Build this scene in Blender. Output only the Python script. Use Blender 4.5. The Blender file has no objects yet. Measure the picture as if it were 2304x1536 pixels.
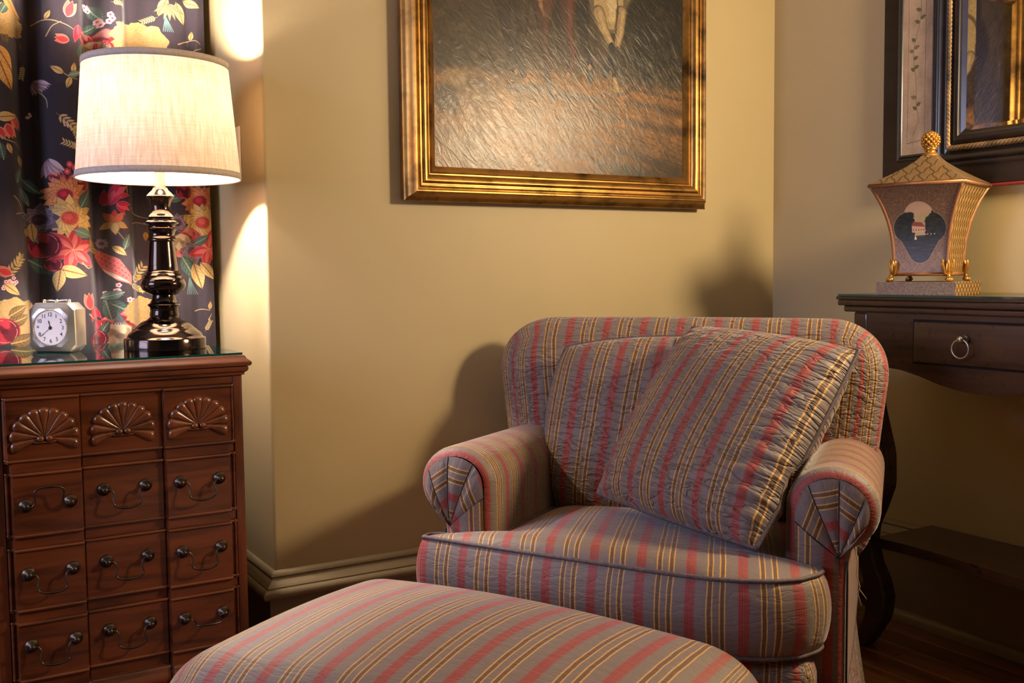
import bpy, bmesh, math, random
import numpy as np
from mathutils import Matrix, Vector

random.seed(7)
rng = np.random.default_rng(7)
SC = bpy.context.scene
COL = SC.collection
PI = math.pi

# ------------------------------------------------------------------ camera
CAM_H = 0.95
def camera():
    yaw, pitch, roll = math.radians(30.98), math.radians(3.893), math.radians(-0.608)
    d = Vector((math.sin(yaw)*math.cos(pitch), math.cos(yaw)*math.cos(pitch), -math.sin(pitch)))
    r = Vector((math.cos(yaw), -math.sin(yaw), 0))
    u = r.cross(d)
    r2 = math.cos(roll)*r + math.sin(roll)*u
    u2 = -math.sin(roll)*r + math.cos(roll)*u
    cd = bpy.data.cameras.new('camera')
    cd.sensor_width = 36.0
    cd.lens = 36.0*2300/2304
    cd.clip_start = 0.05
    o = bpy.data.objects.new('camera', cd)
    m = Matrix.Identity(4)
    for i in range(3):
        m[i][0] = r2[i]; m[i][1] = u2[i]; m[i][2] = -d[i]
    m[2][3] = CAM_H
    o.matrix_world = m
    COL.objects.link(o)
    SC.camera = o
camera()

# ------------------------------------------------------------------ world, exposure, lights of the room
SC.view_settings.view_transform = 'Standard'
SC.view_settings.look = 'None'
SC.view_settings.gamma = 1.0
SC.view_settings.use_curve_mapping = False
SC.view_settings.exposure = 0.0
w = bpy.data.worlds.new('world')
SC.world = w
w.use_nodes = True
w.node_tree.nodes['Background'].inputs[0].default_value = (0.85, 0.86, 1.0, 1)
w.node_tree.nodes['Background'].inputs[1].default_value = 0.010

def light(name, kind, loc, energy, color, **kw):
    d = bpy.data.lights.new(name, kind)
    d.energy = energy
    d.color = color
    for k, v in kw.items():
        if k not in ('aim',):
            setattr(d, k, v)
    o = bpy.data.objects.new(name, d)
    o.location = loc
    if 'aim' in kw:
        o.rotation_euler = (Vector(kw['aim']) - Vector(loc)).to_track_quat('-Z', 'Y').to_euler()
    COL.objects.link(o)
    return o
# daylight through the window in the left wall
light('window_daylight', 'AREA', (-1.70, 1.70, 1.45), 66, (0.62, 0.66, 1.0), shape='RECTANGLE', size=1.3, size_y=1.1, aim=(1.0, 1.70, 1.45))
# the second table lamp, on the near end of the console beyond the right edge of the frame
light('console_lamp_light', 'POINT', (2.13, 0.78, 1.50), 106, (1.0, 0.77, 0.48), shadow_soft_size=0.10)

# ------------------------------------------------------------------ helpers
def lin(c):
    return tuple((x/12.92 if x <= 0.04045 else ((x+0.055)/1.055)**2.4) for x in (v/255 for v in c))

class NT:
    """small node-tree writer"""
    def __init__(s, name):
        s.m = bpy.data.materials.new(name); s.m.use_nodes = True
        s.t = s.m.node_tree; s.n = s.t.nodes; s.l = s.t.links
        s.b = s.n['Principled BSDF']; s.out = s.n['Material Output']
    def add(s, typ, **kw):
        nd = s.n.new(typ)
        for k, v in kw.items():
            setattr(nd, k, v)
        return nd
    def link(s, a, b): s.l.new(a, b)
    def val(s, nd, **kw):
        for k, v in kw.items():
            nd.inputs[k.replace('_', ' ')].default_value = v
    def math(s, op, a, b=None):
        nd = s.add('ShaderNodeMath', operation=op)
        for i, x in enumerate((a, b)):
            if x is None: continue
            if isinstance(x, (int, float)): nd.inputs[i].default_value = x
            else: s.link(x, nd.inputs[i])
        return nd.outputs[0]
    def coords(s, kind='Object', scale=(1, 1, 1), rot=(0, 0, 0)):
        tc = s.add('ShaderNodeTexCoord'); mp = s.add('ShaderNodeMapping')
        mp.inputs['Scale'].default_value = scale; mp.inputs['Rotation'].default_value = rot
        s.link(tc.outputs[kind], mp.inputs[0])
        return mp.outputs[0]
    def noise(s, vec, scale, detail=3, rough=0.55, out='Fac', dist=0.0):
        nd = s.add('ShaderNodeTexNoise')
        s.val(nd, Scale=scale, Detail=detail, Roughness=rough, Distortion=dist)
        s.link(vec, nd.inputs['Vector'])
        return nd.outputs[out]
    def ramp(s, fac, stops, interp='LINEAR'):
        nd = s.add('ShaderNodeValToRGB'); cr = nd.color_ramp; cr.interpolation = interp
        while len(cr.elements) > 1: cr.elements.remove(cr.elements[-1])
        cr.elements[0].position = stops[0][0]; cr.elements[0].color = (*stops[0][1], 1)
        for p, c in stops[1:]:
            e = cr.elements.new(p); e.color = (*c, 1)
        s.link(fac, nd.inputs[0])
        return nd.outputs[0]
    def mix(s, fac, a, b, blend='MIX'):
        nd = s.add('ShaderNodeMix', data_type='RGBA', blend_type=blend)
        if isinstance(fac, (int, float)): nd.inputs[0].default_value = fac
        else: s.link(fac, nd.inputs[0])
        for i, x in ((6, a), (7, b)):
            if isinstance(x, tuple): nd.inputs[i].default_value = (*x, 1)
            else: s.link(x, nd.inputs[i])
        return nd.outputs[2]
    def bump(s, h, strength=0.3, dist=0.01, normal=None):
        nd = s.add('ShaderNodeBump')
        s.val(nd, Strength=strength, Distance=dist)
        s.link(h, nd.inputs['Height'])
        if normal is not None: s.link(normal, nd.inputs['Normal'])
        return nd.outputs[0]
    def base(s, c):
        if isinstance(c, tuple): s.b.inputs['Base Color'].default_value = (*c, 1)
        else: s.link(c, s.b.inputs['Base Color'])
    def normal(s, n): s.link(n, s.b.inputs['Normal'])
    def set(s, **kw):
        for k, v in kw.items():
            s.b.inputs[k.replace('_', ' ')].default_value = v

def plain(name, col, rough=0.6, metal=0.0, noise_scale=None, var=0.12, bump=0.0, **kw):
    t = NT(name)
    c = lin(col)
    if noise_scale:
        v = t.coords('Object')
        n = t.noise(v, noise_scale, 4)
        t.base(t.ramp(n, [(0.25, tuple(x*(1-var) for x in c)), (0.75, tuple(min(1, x*(1+var)) for x in c))]))
        if bump: t.normal(t.bump(n, bump, 0.004))
    else:
        t.base(c)
    t.set(Roughness=rough, Metallic=metal, **kw)
    return t.m

# --- meshes -------------------------------------------------------------
def link_obj(name, me, parent=None, loc=None, rotz=None):
    o = bpy.data.objects.new(name, me)
    COL.objects.link(o)
    if parent is not None: o.parent = parent
    if loc is not None: o.location = loc
    if rotz is not None: o.rotation_euler = (0, 0, rotz)
    return o

class MB:
    """mesh buffer: collects verts / faces / per-corner uvs / material slots, links as ONE mesh object"""
    def __init__(s):
        s.v = []; s.f = []; s.uv = []; s.mi = []; s.sm = []; s.n = 0
    def addv(s, V):
        V = np.asarray(V, float).reshape(-1, 3); k = s.n
        s.v.append(V); s.n += len(V); return k
    def faces(s, F, k=0, uv=None, mi=0, smooth=True):
        for fi, f in enumerate(F):
            s.f.append([k+i for i in f])
            if uv is None: s.uv.append([(0.0, 0.0)]*len(f))
            elif callable(uv): s.uv.append([uv(i) for i in f])
            else: s.uv.append([tuple(uv[i]) for i in f])
            s.mi.append(mi); s.sm.append(smooth)
    def grid(s, P, UV=None, wu=False, wv=False, mi=0, smooth=True, flip=False):
        P = np.asarray(P, float); m, n = P.shape[:2]
        k = s.addv(P.reshape(-1, 3))
        uvf = None if UV is None else np.asarray(UV, float)
        for i in range(m if wu else m-1):
            for j in range(n if wv else n-1):
                i2, j2 = (i+1) % m, (j+1) % n
                f = [i*n+j, i2*n+j, i2*n+j2, i*n+j2]
                if uvf is None: u4 = [(0.0, 0.0)]*4
                else: u4 = [tuple(uvf[a, b]) for a, b in ((i, j), (i2, j), (i2, j2), (i, j2))]
                if flip: f = f[::-1]; u4 = u4[::-1]
                s.f.append([k+q for q in f]); s.uv.append(u4); s.mi.append(mi); s.sm.append(smooth)
        return s
    def box(s, a, b, mi=0, uv=None):
        x0, y0, z0 = a; x1, y1, z1 = b
        k = s.addv([(x0,y0,z0),(x1,y0,z0),(x1,y1,z0),(x0,y1,z0),(x0,y0,z1),(x1,y0,z1),(x1,y1,z1),(x0,y1,z1)])
        s.faces([(0,3,2,1),(4,5,6,7),(0,1,5,4),(1,2,6,5),(2,3,7,6),(3,0,4,7)], k, mi=mi, smooth=False)
        return s
    def bevbox(s, a, b, r=0.003, mi=0):
        P, F = rbox_data([(b[i]-a[i])/2 for i in range(3)], r, (1, 1, 1), 2)[:2]
        P = P + np.array([(a[i]+b[i])/2 for i in range(3)])
        k = s.addv(P); s.faces(F, k, mi=mi, smooth=True); return s
    def lathe(s, prof, n=48, c=(0, 0, 0), mi=0, smooth=True, a0=0, a1=2*PI):
        full = abs(a1-a0-2*PI) < 1e-6
        th = np.linspace(a0, a1, n, endpoint=not full)
        P = np.array([[(c[0]+r*math.cos(t), c[1]+r*math.sin(t), c[2]+z) for t in th] for r, z in prof])
        UV = np.array([[(t/(2*PI), z) for t in th] for r, z in prof])
        return s.grid(P, UV, wv=full, mi=mi, smooth=smooth, flip=True)
    def tube(s, path, r, n=8, closed=False, mi=0, caps=True, U0=0.0):
        P = np.asarray(path, float); N = len(P)
        T = np.roll(P, -1, 0)-np.roll(P, 1, 0) if closed else np.gradient(P, axis=0)
        T /= np.maximum(np.linalg.norm(T, axis=1, keepdims=True), 1e-9)
        up = np.array([0, 0, 1.0]) if abs(T[0, 2]) < 0.9 else np.array([1.0, 0, 0])
        nrm = np.cross(T[0], up); nrm /= np.linalg.norm(nrm)
        rr = np.full(N, r) if np.isscalar(r) else np.asarray(r)
        G = np.zeros((N, n, 3)); UV = np.zeros((N, n, 2)); s_ = U0
        for i in range(N):
            if i: s_ += np.linalg.norm(P[i]-P[i-1])
            nrm = nrm-T[i]*np.dot(nrm, T[i]); nrm /= np.linalg.norm(nrm)
            b = np.cross(T[i], nrm)
            for j in range(n):
                a = 2*PI*j/n
                G[i, j] = P[i]+rr[i]*(math.cos(a)*nrm+math.sin(a)*b); UV[i, j] = (s_, j*rr[i]*0.8)
        k = s.n
        s.grid(G, UV, wu=closed, wv=True, mi=mi, flip=True)
        if caps and not closed:
            s.faces([tuple(range(n))[::-1]], k, mi=mi); s.faces([tuple((N-1)*n+j for j in range(n))], k, mi=mi)
        return s
    def sphere(s, c, r, n=12, mi=0):
        m = max(6, n//2+1)
        rr = (r, r, r) if np.isscalar(r) else r
        ph = np.linspace(-PI/2, PI/2, m)
        P = np.array([[(c[0]+rr[0]*math.cos(p)*math.cos(t), c[1]+rr[1]*math.cos(p)*math.sin(t), c[2]+rr[2]*math.sin(p)) for t in np.linspace(0, 2*PI, n, endpoint=False)] for p in ph])
        return s.grid(P, None, wv=True, mi=mi, flip=True)
    def prism(s, poly, axis, a, b, mi=0, smooth=False):
        """extrude a 2D polygon along an axis; poly given in the other two axes (cyclic order)"""
        n = len(poly)
        def p3(q, t):
            return {0: (t, q[0], q[1]), 1: (q[0], t, q[1]), 2: (q[0], q[1], t)}[axis]
        k = s.addv([p3(q, a) for q in poly]+[p3(q, b) for q in poly])
        F = [tuple(range(n))[::-1], tuple(range(n, 2*n))]+[(i, (i+1) % n, n+(i+1) % n, n+i) for i in range(n)]
        s.faces(F, k, mi=mi, smooth=smooth); return s
    def xf(s, fn):
        """apply a function to all vertices so far"""
        V = np.concatenate(s.v); s.v = [fn(V)]; return s
    def build(s, name, mats, parent=None, loc=None, rotz=None, recalc=True, weld=True, auto=None):
        V = np.concatenate(s.v)
        me = bpy.data.meshes.new(name)
        me.from_pydata([tuple(p) for p in V], [], s.f)
        uvl = me.uv_layers.new(name='UVMap')
        flat = np.array([c for f in s.uv for q in f for c in q], dtype=np.float32)
        uvl.data.foreach_set('uv', flat)
        me.polygons.foreach_set('material_index', np.array(s.mi, dtype=np.int32))
        me.polygons.foreach_set('use_smooth', np.array(s.sm, dtype=bool))
        for m in (mats if isinstance(mats, (list, tuple)) else [mats]):
            me.materials.append(m)
        if weld or recalc:
            bm = bmesh.new(); bm.from_mesh(me)
            if weld: bmesh.ops.remove_doubles(bm, verts=bm.verts, dist=1e-5)
            if recalc: bmesh.ops.recalc_face_normals(bm, faces=bm.faces)
            bm.to_mesh(me); bm.free()
        if auto is not None:
            me.set_sharp_from_angle(angle=math.radians(auto))
        me.update()
        return link_obj(name, me, parent, loc, rotz)

def rbox_data(h, r, res, nr=5):
    """rounded box: half sizes h, radius r (scalar or per axis), res = inner cells per axis, nr = cells in each rounding"""
    h = np.asarray(h, float); r = np.full(3, r) if np.isscalar(r) else np.asarray(r, float)
    r = np.minimum(r, h-1e-6); inner = h-r
    ax = []
    for i in range(3):
        t = np.tan(np.linspace(0, PI/4, nr+1))
        lo = -h[i]+r[i]*(1-t[::-1]); hi = h[i]-r[i]*(1-t)
        mid = np.linspace(-inner[i], inner[i], res[i]+1)[1:-1]
        ax.append(np.concatenate([lo, mid, hi]))
    V = []; F = []; fid = []; k = 0
    for a in range(3):
        b, c = (a+1) % 3, (a+2) % 3
        for sg in (-1, 1):
            B, Cc = np.meshgrid(ax[b], ax[c], indexing='ij')
            P = np.zeros(B.shape+(3,)); P[..., a] = sg*h[a]; P[..., b] = B; P[..., c] = Cc
            m, n = B.shape
            V.append(P.reshape(-1, 3)); fid += [a*2+(sg > 0)]*(m*n)
            for i in range(m-1):
                for j in range(n-1):
                    f = (k+i*n+j, k+(i+1)*n+j, k+(i+1)*n+j+1, k+i*n+j+1)
                    F.append(f if sg > 0 else f[::-1])
            k += m*n
    V = np.concatenate(V)
    core = np.clip(V, -inner, inner)
    off = (V-core)/r
    ln = np.linalg.norm(off, axis=1, keepdims=True); ln[ln < 1e-9] = 1
    P = core+off/ln*r
    return P, F, V, np.array(fid)

def tag(o, label, cat, group=None, kind=None):
    o['label'] = label; o['category'] = cat
    if group: o['group'] = group
    if kind: o['kind'] = kind
    return o
def thing(name, label, cat, loc=(0, 0, 0), rotz=0.0, group=None):
    o = bpy.data.objects.new(name, None); COL.objects.link(o)
    o.empty_display_size = 0.1
    o.location = loc; o.rotation_euler = (0, 0, rotz)
    return tag(o, label, cat, group)
def struct(o):
    o['kind'] = 'structure'; return o

# --- canvas: a small painter for flat printed or painted pictures -----------
class Canvas:
    def __init__(s, x0, x1, y0, y1, ppm, col):
        s.x0, s.x1, s.y0, s.y1, s.k = x0, x1, y0, y1, ppm
        s.w = int((x1-x0)*ppm); s.h = int((y1-y0)*ppm)
        s.a = np.empty((s.h, s.w, 3), np.float32); s.a[:] = np.array(col)/255.0
    def _px(s, P): 
        P = np.asarray(P, float); return np.stack([(P[:, 0]-s.x0)*s.k, (P[:, 1]-s.y0)*s.k], 1)
    def _box(s, lo, hi):
        x0 = max(0, int(lo[0])-1); x1 = min(s.w, int(hi[0])+2); y0 = max(0, int(lo[1])-1); y1 = min(s.h, int(hi[1])+2)
        if x1 <= x0 or y1 <= y0: return None
        X, Y = np.meshgrid(np.arange(x0, x1)+.5, np.arange(y0, y1)+.5)
        return x0, x1, y0, y1, X, Y
    def _put(s, bx, m, col, alpha, jit=0.0):
        x0, x1, y0, y1 = bx[:4]
        c = np.array(col, np.float32)/255.0
        reg = s.a[y0:y1, x0:x1]
        a = (m*alpha)[..., None].astype(np.float32)
        cc = np.broadcast_to(c, reg.shape)
        if jit: cc = np.clip(cc*(1+jit*rng.standard_normal(reg.shape[:2])[..., None]), 0, 1)
        reg[:] = reg*(1-a)+cc*a
    def poly(s, P, col, alpha=1.0, jit=0.05):
        Q = s._px(P); bx = s._box(Q.min(0), Q.max(0))
        if bx is None: return
        X, Y = bx[4:]; ins = np.zeros(X.shape, bool)
        for i in range(len(Q)):
            (xa, ya), (xb, yb) = Q[i], Q[(i+1) % len(Q)]
            if ya == yb: continue
            c = ((ya > Y) != (yb > Y)) & (X < (xb-xa)*(Y-ya)/(yb-ya)+xa)
            ins ^= c
        s._put(bx, ins.astype(np.float32), col, alpha, jit)
    def stroke(s, P, wid, col, alpha=1.0, soft=0.0, jit=0.05):
        """polyline with a half width per point (metres)"""
        Q = s._px(P); W = (np.full(len(Q), wid) if np.isscalar(wid) else np.asarray(wid))*s.k
        mx = W.max()+soft*s.k+1
        for i in range(len(Q)-1):
            lo = np.minimum(Q[i], Q[i+1])-mx; hi = np.maximum(Q[i], Q[i+1])+mx
            bx = s._box(lo, hi)
            if bx is None: continue
            X, Y = bx[4:]; d = Q[i+1]-Q[i]; L2 = max(d@d, 1e-9)
            t = np.clip(((X-Q[i, 0])*d[0]+(Y-Q[i, 1])*d[1])/L2, 0, 1)
            dist = np.hypot(X-Q[i, 0]-t*d[0], Y-Q[i, 1]-t*d[1])
            w_ = W[i]+(W[i+1]-W[i])*t
            sf = max(soft*s.k, 0.6)
            m = np.clip((w_-dist)/sf+0.5, 0, 1)
            s._put(bx, m, col, alpha, jit)
    def blob(s, x, y, rx, ry, col, alpha=1.0, rot=0.0, soft=0.15, jit=0.05):
        R_ = max(rx, ry)*s.k*(1+soft); c = s._px([(x, y)])[0]
        bx = s._box(c-R_, c+R_)
        if bx is None: return
        X, Y = bx[4:]; ca, sa = math.cos(rot), math.sin(rot)
        u = ((X-c[0])*ca+(Y-c[1])*sa)/(rx*s.k); v = (-(X-c[0])*sa+(Y-c[1])*ca)/(ry*s.k)
        d = np.hypot(u, v); m = np.clip((1-d)/max(soft, 1e-3)+0.5, 0, 1)
        s._put(bx, m, col, alpha, jit)
    def petal(s, x, y, L, W, ang, col, edge=None, alpha=1.0):
        """leaf / petal shape starting at (x, y), pointing along ang"""
        t = np.linspace(0, 1, 12); prof = np.sin(PI*t**0.8)*W/2
        ca, sa = math.cos(ang), math.sin(ang)
        up = np.stack([x+ca*t*L-sa*prof, y+sa*t*L+ca*prof], 1); dn = np.stack([x+ca*t*L+sa*prof, y+sa*t*L-ca*prof], 1)[::-1]
        P = np.concatenate([up, dn])
        s.poly(P, col, alpha)
        if edge is not None: s.stroke(np.concatenate([P, P[:1]]), 0.0004, edge, 0.8)
    def noise(s, cell, amp):
        gh, gw = int(s.h/cell)+2, int(s.w/cell)+2
        g = rng.standard_normal((gh, gw)).astype(np.float32)
        yy = np.linspace(0, gh-1.001, s.h); xx = np.linspace(0, gw-1.001, s.w)
        iy, ix = yy.astype(int), xx.astype(int); fy, fx = (yy-iy)[:, None], (xx-ix)[None]
        n = g[iy][:, ix]*(1-fy)*(1-fx)+g[iy+1][:, ix]*fy*(1-fx)+g[iy][:, ix+1]*(1-fy)*fx+g[iy+1][:, ix+1]*fy*fx
        s.a[:] = np.clip(s.a*(1+amp*n[..., None]), 0, 1)
    def image(s, name):
        im = bpy.data.images.new(name, s.w, s.h)
        buf = np.ones((s.h, s.w, 4), np.float32); buf[..., :3] = np.clip(s.a, 0, 1)
        im.pixels.foreach_set(buf.ravel()); im.update(); im.pack()
        return im
def canvas_mat(name, cv, rough=0.6, **kw):
    t = NT(name)
    im = t.add('ShaderNodeTexImage'); im.image = cv.image(name+'_print'); im.extension = 'EXTEND'
    t.base(im.outputs[0]); t.set(Roughness=rough, **kw)
    return t, im

# ------------------------------------------------------------------ materials
def wall_material():
    t = NT('wall_paint'); v = t.coords('Object')
    n = t.noise(v, 1.6, 4); f = t.noise(v, 90, 2)
    c = lin((172, 154, 115))
    t.base(t.ramp(n, [(0.3, tuple(x*0.95 for x in c)), (0.7, tuple(x*1.04 for x in c))]))
    t.normal(t.bump(f, 0.08, 0.002)); t.set(Roughness=0.55)
    return t.m
M_WALL = wall_material()
M_TRIM = plain('trim_paint', (120, 104, 76), 0.4, noise_scale=12, var=0.08)
M_CEIL = plain('ceiling_paint', (196, 186, 164), 0.7, noise_scale=4, var=0.03)

def wood(name, dark, mid, grain=(3, 40, 40), rough=0.35, coat=0.3, spots=0.0, rnd=False, rot=(0, 0, 0)):
    t = NT(name)
    v = t.coords('Object', grain, rot)
    n = t.noise(v, 1.0, 5, 0.6, dist=0.6)
    big = t.noise(t.coords('Object', (2, 2, 2)), 2.0, 3)
    d, m = lin(dark), lin(mid)
    c = t.ramp(n, [(0.28, d), (0.55, m), (0.75, tuple(x*1.25 for x in m))])
    c = t.mix(t.math('MULTIPLY', big, 0.5), c, d)
    if spots:
        s_ = t.noise(t.coords('Object', (60, 60, 60)), 1.0, 2)
        c = t.mix(t.ramp(s_, [(0.62, (0, 0, 0)), (0.70, (spots,)*3)]), c, (0.004, 0.003, 0.002))
    if rnd:
        oi = t.add('ShaderNodeObjectInfo')
        k = t.math('ADD', t.math('MULTIPLY', oi.outputs['Random'], 0.8), 0.55)
        cm = t.add('ShaderNodeVectorMath', operation='SCALE')
        t.link(c, cm.inputs[0]); t.link(k, cm.inputs['Scale']); c = cm.outputs[0]
    t.base(c); t.normal(t.bump(n, 0.08, 0.002))
    t.set(Roughness=rough, Coat_Weight=coat, Coat_Roughness=0.15)
    return t.m
M_CHEST = wood('mahogany', (48, 20, 8), (108, 53, 23), (4, 40, 40), 0.33, 0.35)
M_CHESTV = wood('mahogany_upright', (48, 20, 8), (106, 52, 23), (40, 40, 4), 0.35, 0.3)
M_CARVE = wood('carved_mahogany', (50, 23, 9), (114, 59, 26), (20, 20, 20), 0.3, 0.4)
M_CONS = wood('dark_walnut', (32, 20, 15), (72, 48, 37), (30, 3, 30), 0.32, 0.3, spots=0.8)
M_FLOOR = wood('floor_oak', (62, 34, 16), (122, 70, 34), (45, 2.2, 45), 0.28, 0.3, rnd=True)

PER = 0.088       # repeat of the stripe, metres
def fabric(name, pucker=0.35, pdist=0.004, ground=(108, 93, 86), uscale=1.0):
    t = NT(name)
    uv = t.add('ShaderNodeUVMap'); uv.uv_map = 'UVMap'
    sp = t.add('ShaderNodeSeparateXYZ'); t.link(uv.outputs[0], sp.inputs[0])
    # a little weave wander so that the stripes are not ruler-straight
    mp = t.add('ShaderNodeMapping'); mp.inputs['Scale'].default_value = (14, 14, 1); t.link(uv.outputs[0], mp.inputs[0])
    wob = t.noise(mp.outputs[0], 1.0, 2)
    U = t.math('ADD', sp.outputs[0], t.math('MULTIPLY', t.math('SUBTRACT', wob, 0.5), 0.004))
    fr = t.math('FRACT', t.math('DIVIDE', U, PER*uscale))
    g = lin(ground); r = lin((142, 56, 48)); rd = lin((98, 38, 34)); y = lin((182, 138, 74)); b = lin((92, 62, 32)); g2 = tuple(x*0.82 for x in g)
    st = [(0, r), (.030, rd), (.040, r), (.070, rd), (.080, r), (.110, rd), (.120, r), (.150, rd), (.160, r), (.188, g2), (.20, g)]
    for c in (.475, .71):
        st += [(c-.066, y), (c-.040, b), (c+.008, b), (c+.030, y), (c+.056, g)]
    st[-1] = (st[-1][0], g)
    col = t.ramp(fr, st, 'CONSTANT')
    mp2 = t.add('ShaderNodeMapping'); mp2.inputs['Scale'].default_value = (900, 900, 1); t.link(uv.outputs[0], mp2.inputs[0])
    weave = t.noise(mp2.outputs[0], 1.0, 1)
    cm = t.add('ShaderNodeVectorMath', operation='SCALE'); t.link(col, cm.inputs[0])
    t.link(t.math('ADD', t.math('MULTIPLY', weave, 0.5), 0.75), cm.inputs['Scale'])
    t.base(cm.outputs[0])
    # gathers across the stripe: short creases, strongest in the plain ground
    mp3 = t.add('ShaderNodeMapping'); mp3.inputs['Scale'].default_value = (20, 62, 1); t.link(uv.outputs[0], mp3.inputs[0])
    nz = t.noise(mp3.outputs[0], 1.0, 2, 0.5, dist=0.3)
    p1 = t.ramp(t.math('ABSOLUTE', t.math('SUBTRACT', nz, 0.47)), [(0.0, (0, 0, 0)), (0.022, (0.75,)*3), (0.10, (1, 1, 1))])
    p1 = t.math('ADD', p1, t.math('MULTIPLY', nz, 1.2))
    rib = t.math('MULTIPLY', t.math('SINE', t.math('MULTIPLY', fr, 2*PI*4)), 0.06)
    h = t.math('ADD', p1, rib)
    n1 = t.bump(h, pucker, pdist)
    n2 = t.bump(weave, 0.15, 0.001, n1)
    t.normal(n2)
    t.set(Roughness=0.62, Sheen_Weight=0.25, Sheen_Roughness=0.4)
    return t.m
M_FAB = fabric('striped_silk', 0.6, 0.006)
M_FABSEAT = fabric('striped_silk_smooth', 0.22, 0.004)
M_FABPIL = fabric('striped_silk_gathered', 0.7, 0.008)
M_PIPE = plain('dark_cord', (84, 70, 70), 0.7, noise_scale=160, var=0.5)
M_SEAM = plain('seam_thread', (30, 24, 24), 0.9)
M_THREAD = plain('loose_thread', (190, 165, 130), 0.8)

def gold(name, c=(196, 142, 62), dirt=(60, 36, 14), rough=0.32, grain=(6, 60, 60), metal=0.85):
    t = NT(name); v = t.coords('Object', grain); n = t.noise(v, 1.0, 5, 0.65)
    v2 = t.coords('Object', (14, 14, 14)); n2 = t.noise(v2, 1.0, 4, 0.6)
    col = t.mix(t.ramp(n2, [(0.46, (0, 0, 0)), (0.70, (0.85,)*3)]), t.ramp(n, [(0.3, tuple(x*.72 for x in lin(c))), (0.7, lin(c))]), lin(dirt))
    t.base(col); t.normal(t.bump(n, 0.06, 0.002)); t.set(Metallic=metal, Roughness=rough)
    return t.m
M_GOLD = gold('gilt_frame', (168, 124, 62), (44, 27, 14), 0.34)
M_GILT = gold('bright_gilt', (205, 150, 70), (70, 40, 16), 0.28, (30, 30, 30))
M_ROPE = gold('old_gilt_rope', (138, 110, 74), (40, 30, 22), 0.5, (40, 40, 40), 0.45)
M_BRONZE = plain('aged_bronze', (74, 62, 52), 0.34, 0.9, noise_scale=60, var=0.3)
M_SILVER = plain('dull_silver', (190, 182, 172), 0.3, 0.9, noise_scale=40, var=0.1)
M_LAMPMETAL = plain('black_nickel', (64, 54, 50), 0.12, 0.95, noise_scale=10, var=0.1)
M_BLACKWOOD = wood('black_lacquer', (14, 10, 10), (34, 26, 24), (20, 4, 20), 0.35, 0.25)
M_RED = plain('red_edge', (140, 40, 44), 0.5, noise_scale=30, var=0.15)

def glass_sheet(name, edge=(20, 70, 64)):
    t = NT(name)
    tr = t.add('ShaderNodeBsdfTransparent'); tr.inputs[0].default_value = (0.93, 0.97, 0.95, 1)
    gl = t.add('ShaderNodeBsdfGlossy'); gl.inputs['Roughness'].default_value = 0.02
    lw = t.add('ShaderNodeFresnel'); lw.inputs['IOR'].default_value = 1.5
    mx = t.add('ShaderNodeMixShader')
    t.link(lw.outputs[0], mx.inputs[0]); t.link(tr.outputs[0], mx.inputs[1]); t.link(gl.outputs[0], mx.inputs[2])
    t.link(mx.outputs[0], t.out.inputs[0])
    e = NT(name+'_edge'); e.base(lin(edge)); e.set(Roughness=0.1, Coat_Weight=0.6)
    return t.m, e.m
M_GLASS, M_GLASSEDGE = glass_sheet('tabletop_glass')

# ================================================================== SETTING
XR, YB, XP, YA = 2.306, 2.281, 0.722, 2.76      # right wall, back wall, face of the pier, alcove wall
struct(MB().bevbox((XP, YB, 0), (2.46, YA+.12, 2.85), 0.007).build('wall_back', M_WALL))
struct(MB().box((XR, -1.6, 0), (2.46, YB, 2.85)).build('wall_right', M_WALL))
struct(MB().box((-1.72, YA, 0), (XP, YA+.12, 2.85)).build('wall_alcove', M_WALL))
wl = MB()
for a, b in (((-1.72, -1.6, 0), (-1.6, YA, .78)), ((-1.72, -1.6, 2.12), (-1.6, YA, 2.85)), ((-1.72, -1.6, .78), (-1.6, 1.13, 2.12)), ((-1.72, 2.27, .78), (-1.6, YA, 2.12))):
    wl.box(a, b)
struct(wl.build('wall_left', M_WALL))
wf = MB()
for a, b in (((-1.63, 1.13, .78), (-1.57, 1.20, 2.12)), ((-1.63, 2.20, .78), (-1.57, 2.27, 2.12)), ((-1.63, 1.20, .78), (-1.57, 2.20, .85)), ((-1.63, 1.20, 2.05), (-1.57, 2.20, 2.12)), ((-1.62, 1.20, 1.43), (-1.58, 2.20, 1.47))):
    wf.bevbox(a, b, .006)
struct(wf.build('window_1', M_TRIM))
struct(MB().box((-1.72, -1.6, 2.85), (2.46, YA+.12, 2.95)).build('ceiling', M_CEIL))
fl = struct(MB().box((-1.72, -1.6, -.12), (2.46, YA+.12, -.016)).build('floor', plain('subfloor', (24, 16, 10), .9)))
pm = MB().bevbox((-.0405, -.72, -.016), (.0405, .72, 0), .0016)
proto = None; pw = .0825
for i in range(49):
    x = 2.29-pw*(i+.5)+.0
    off = (i*.53) % 1.44
    for j in range(-1, 4):
        y = -1.6+off+1.4415*j
        if y < -1.2 or y > 3.2: continue
        if proto is None:
            proto = pm.build('plank', M_FLOOR, fl, (x, y, 0))
        else:
            o = proto.copy(); COL.objects.link(o); o.location = (x, y, 0)

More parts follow.
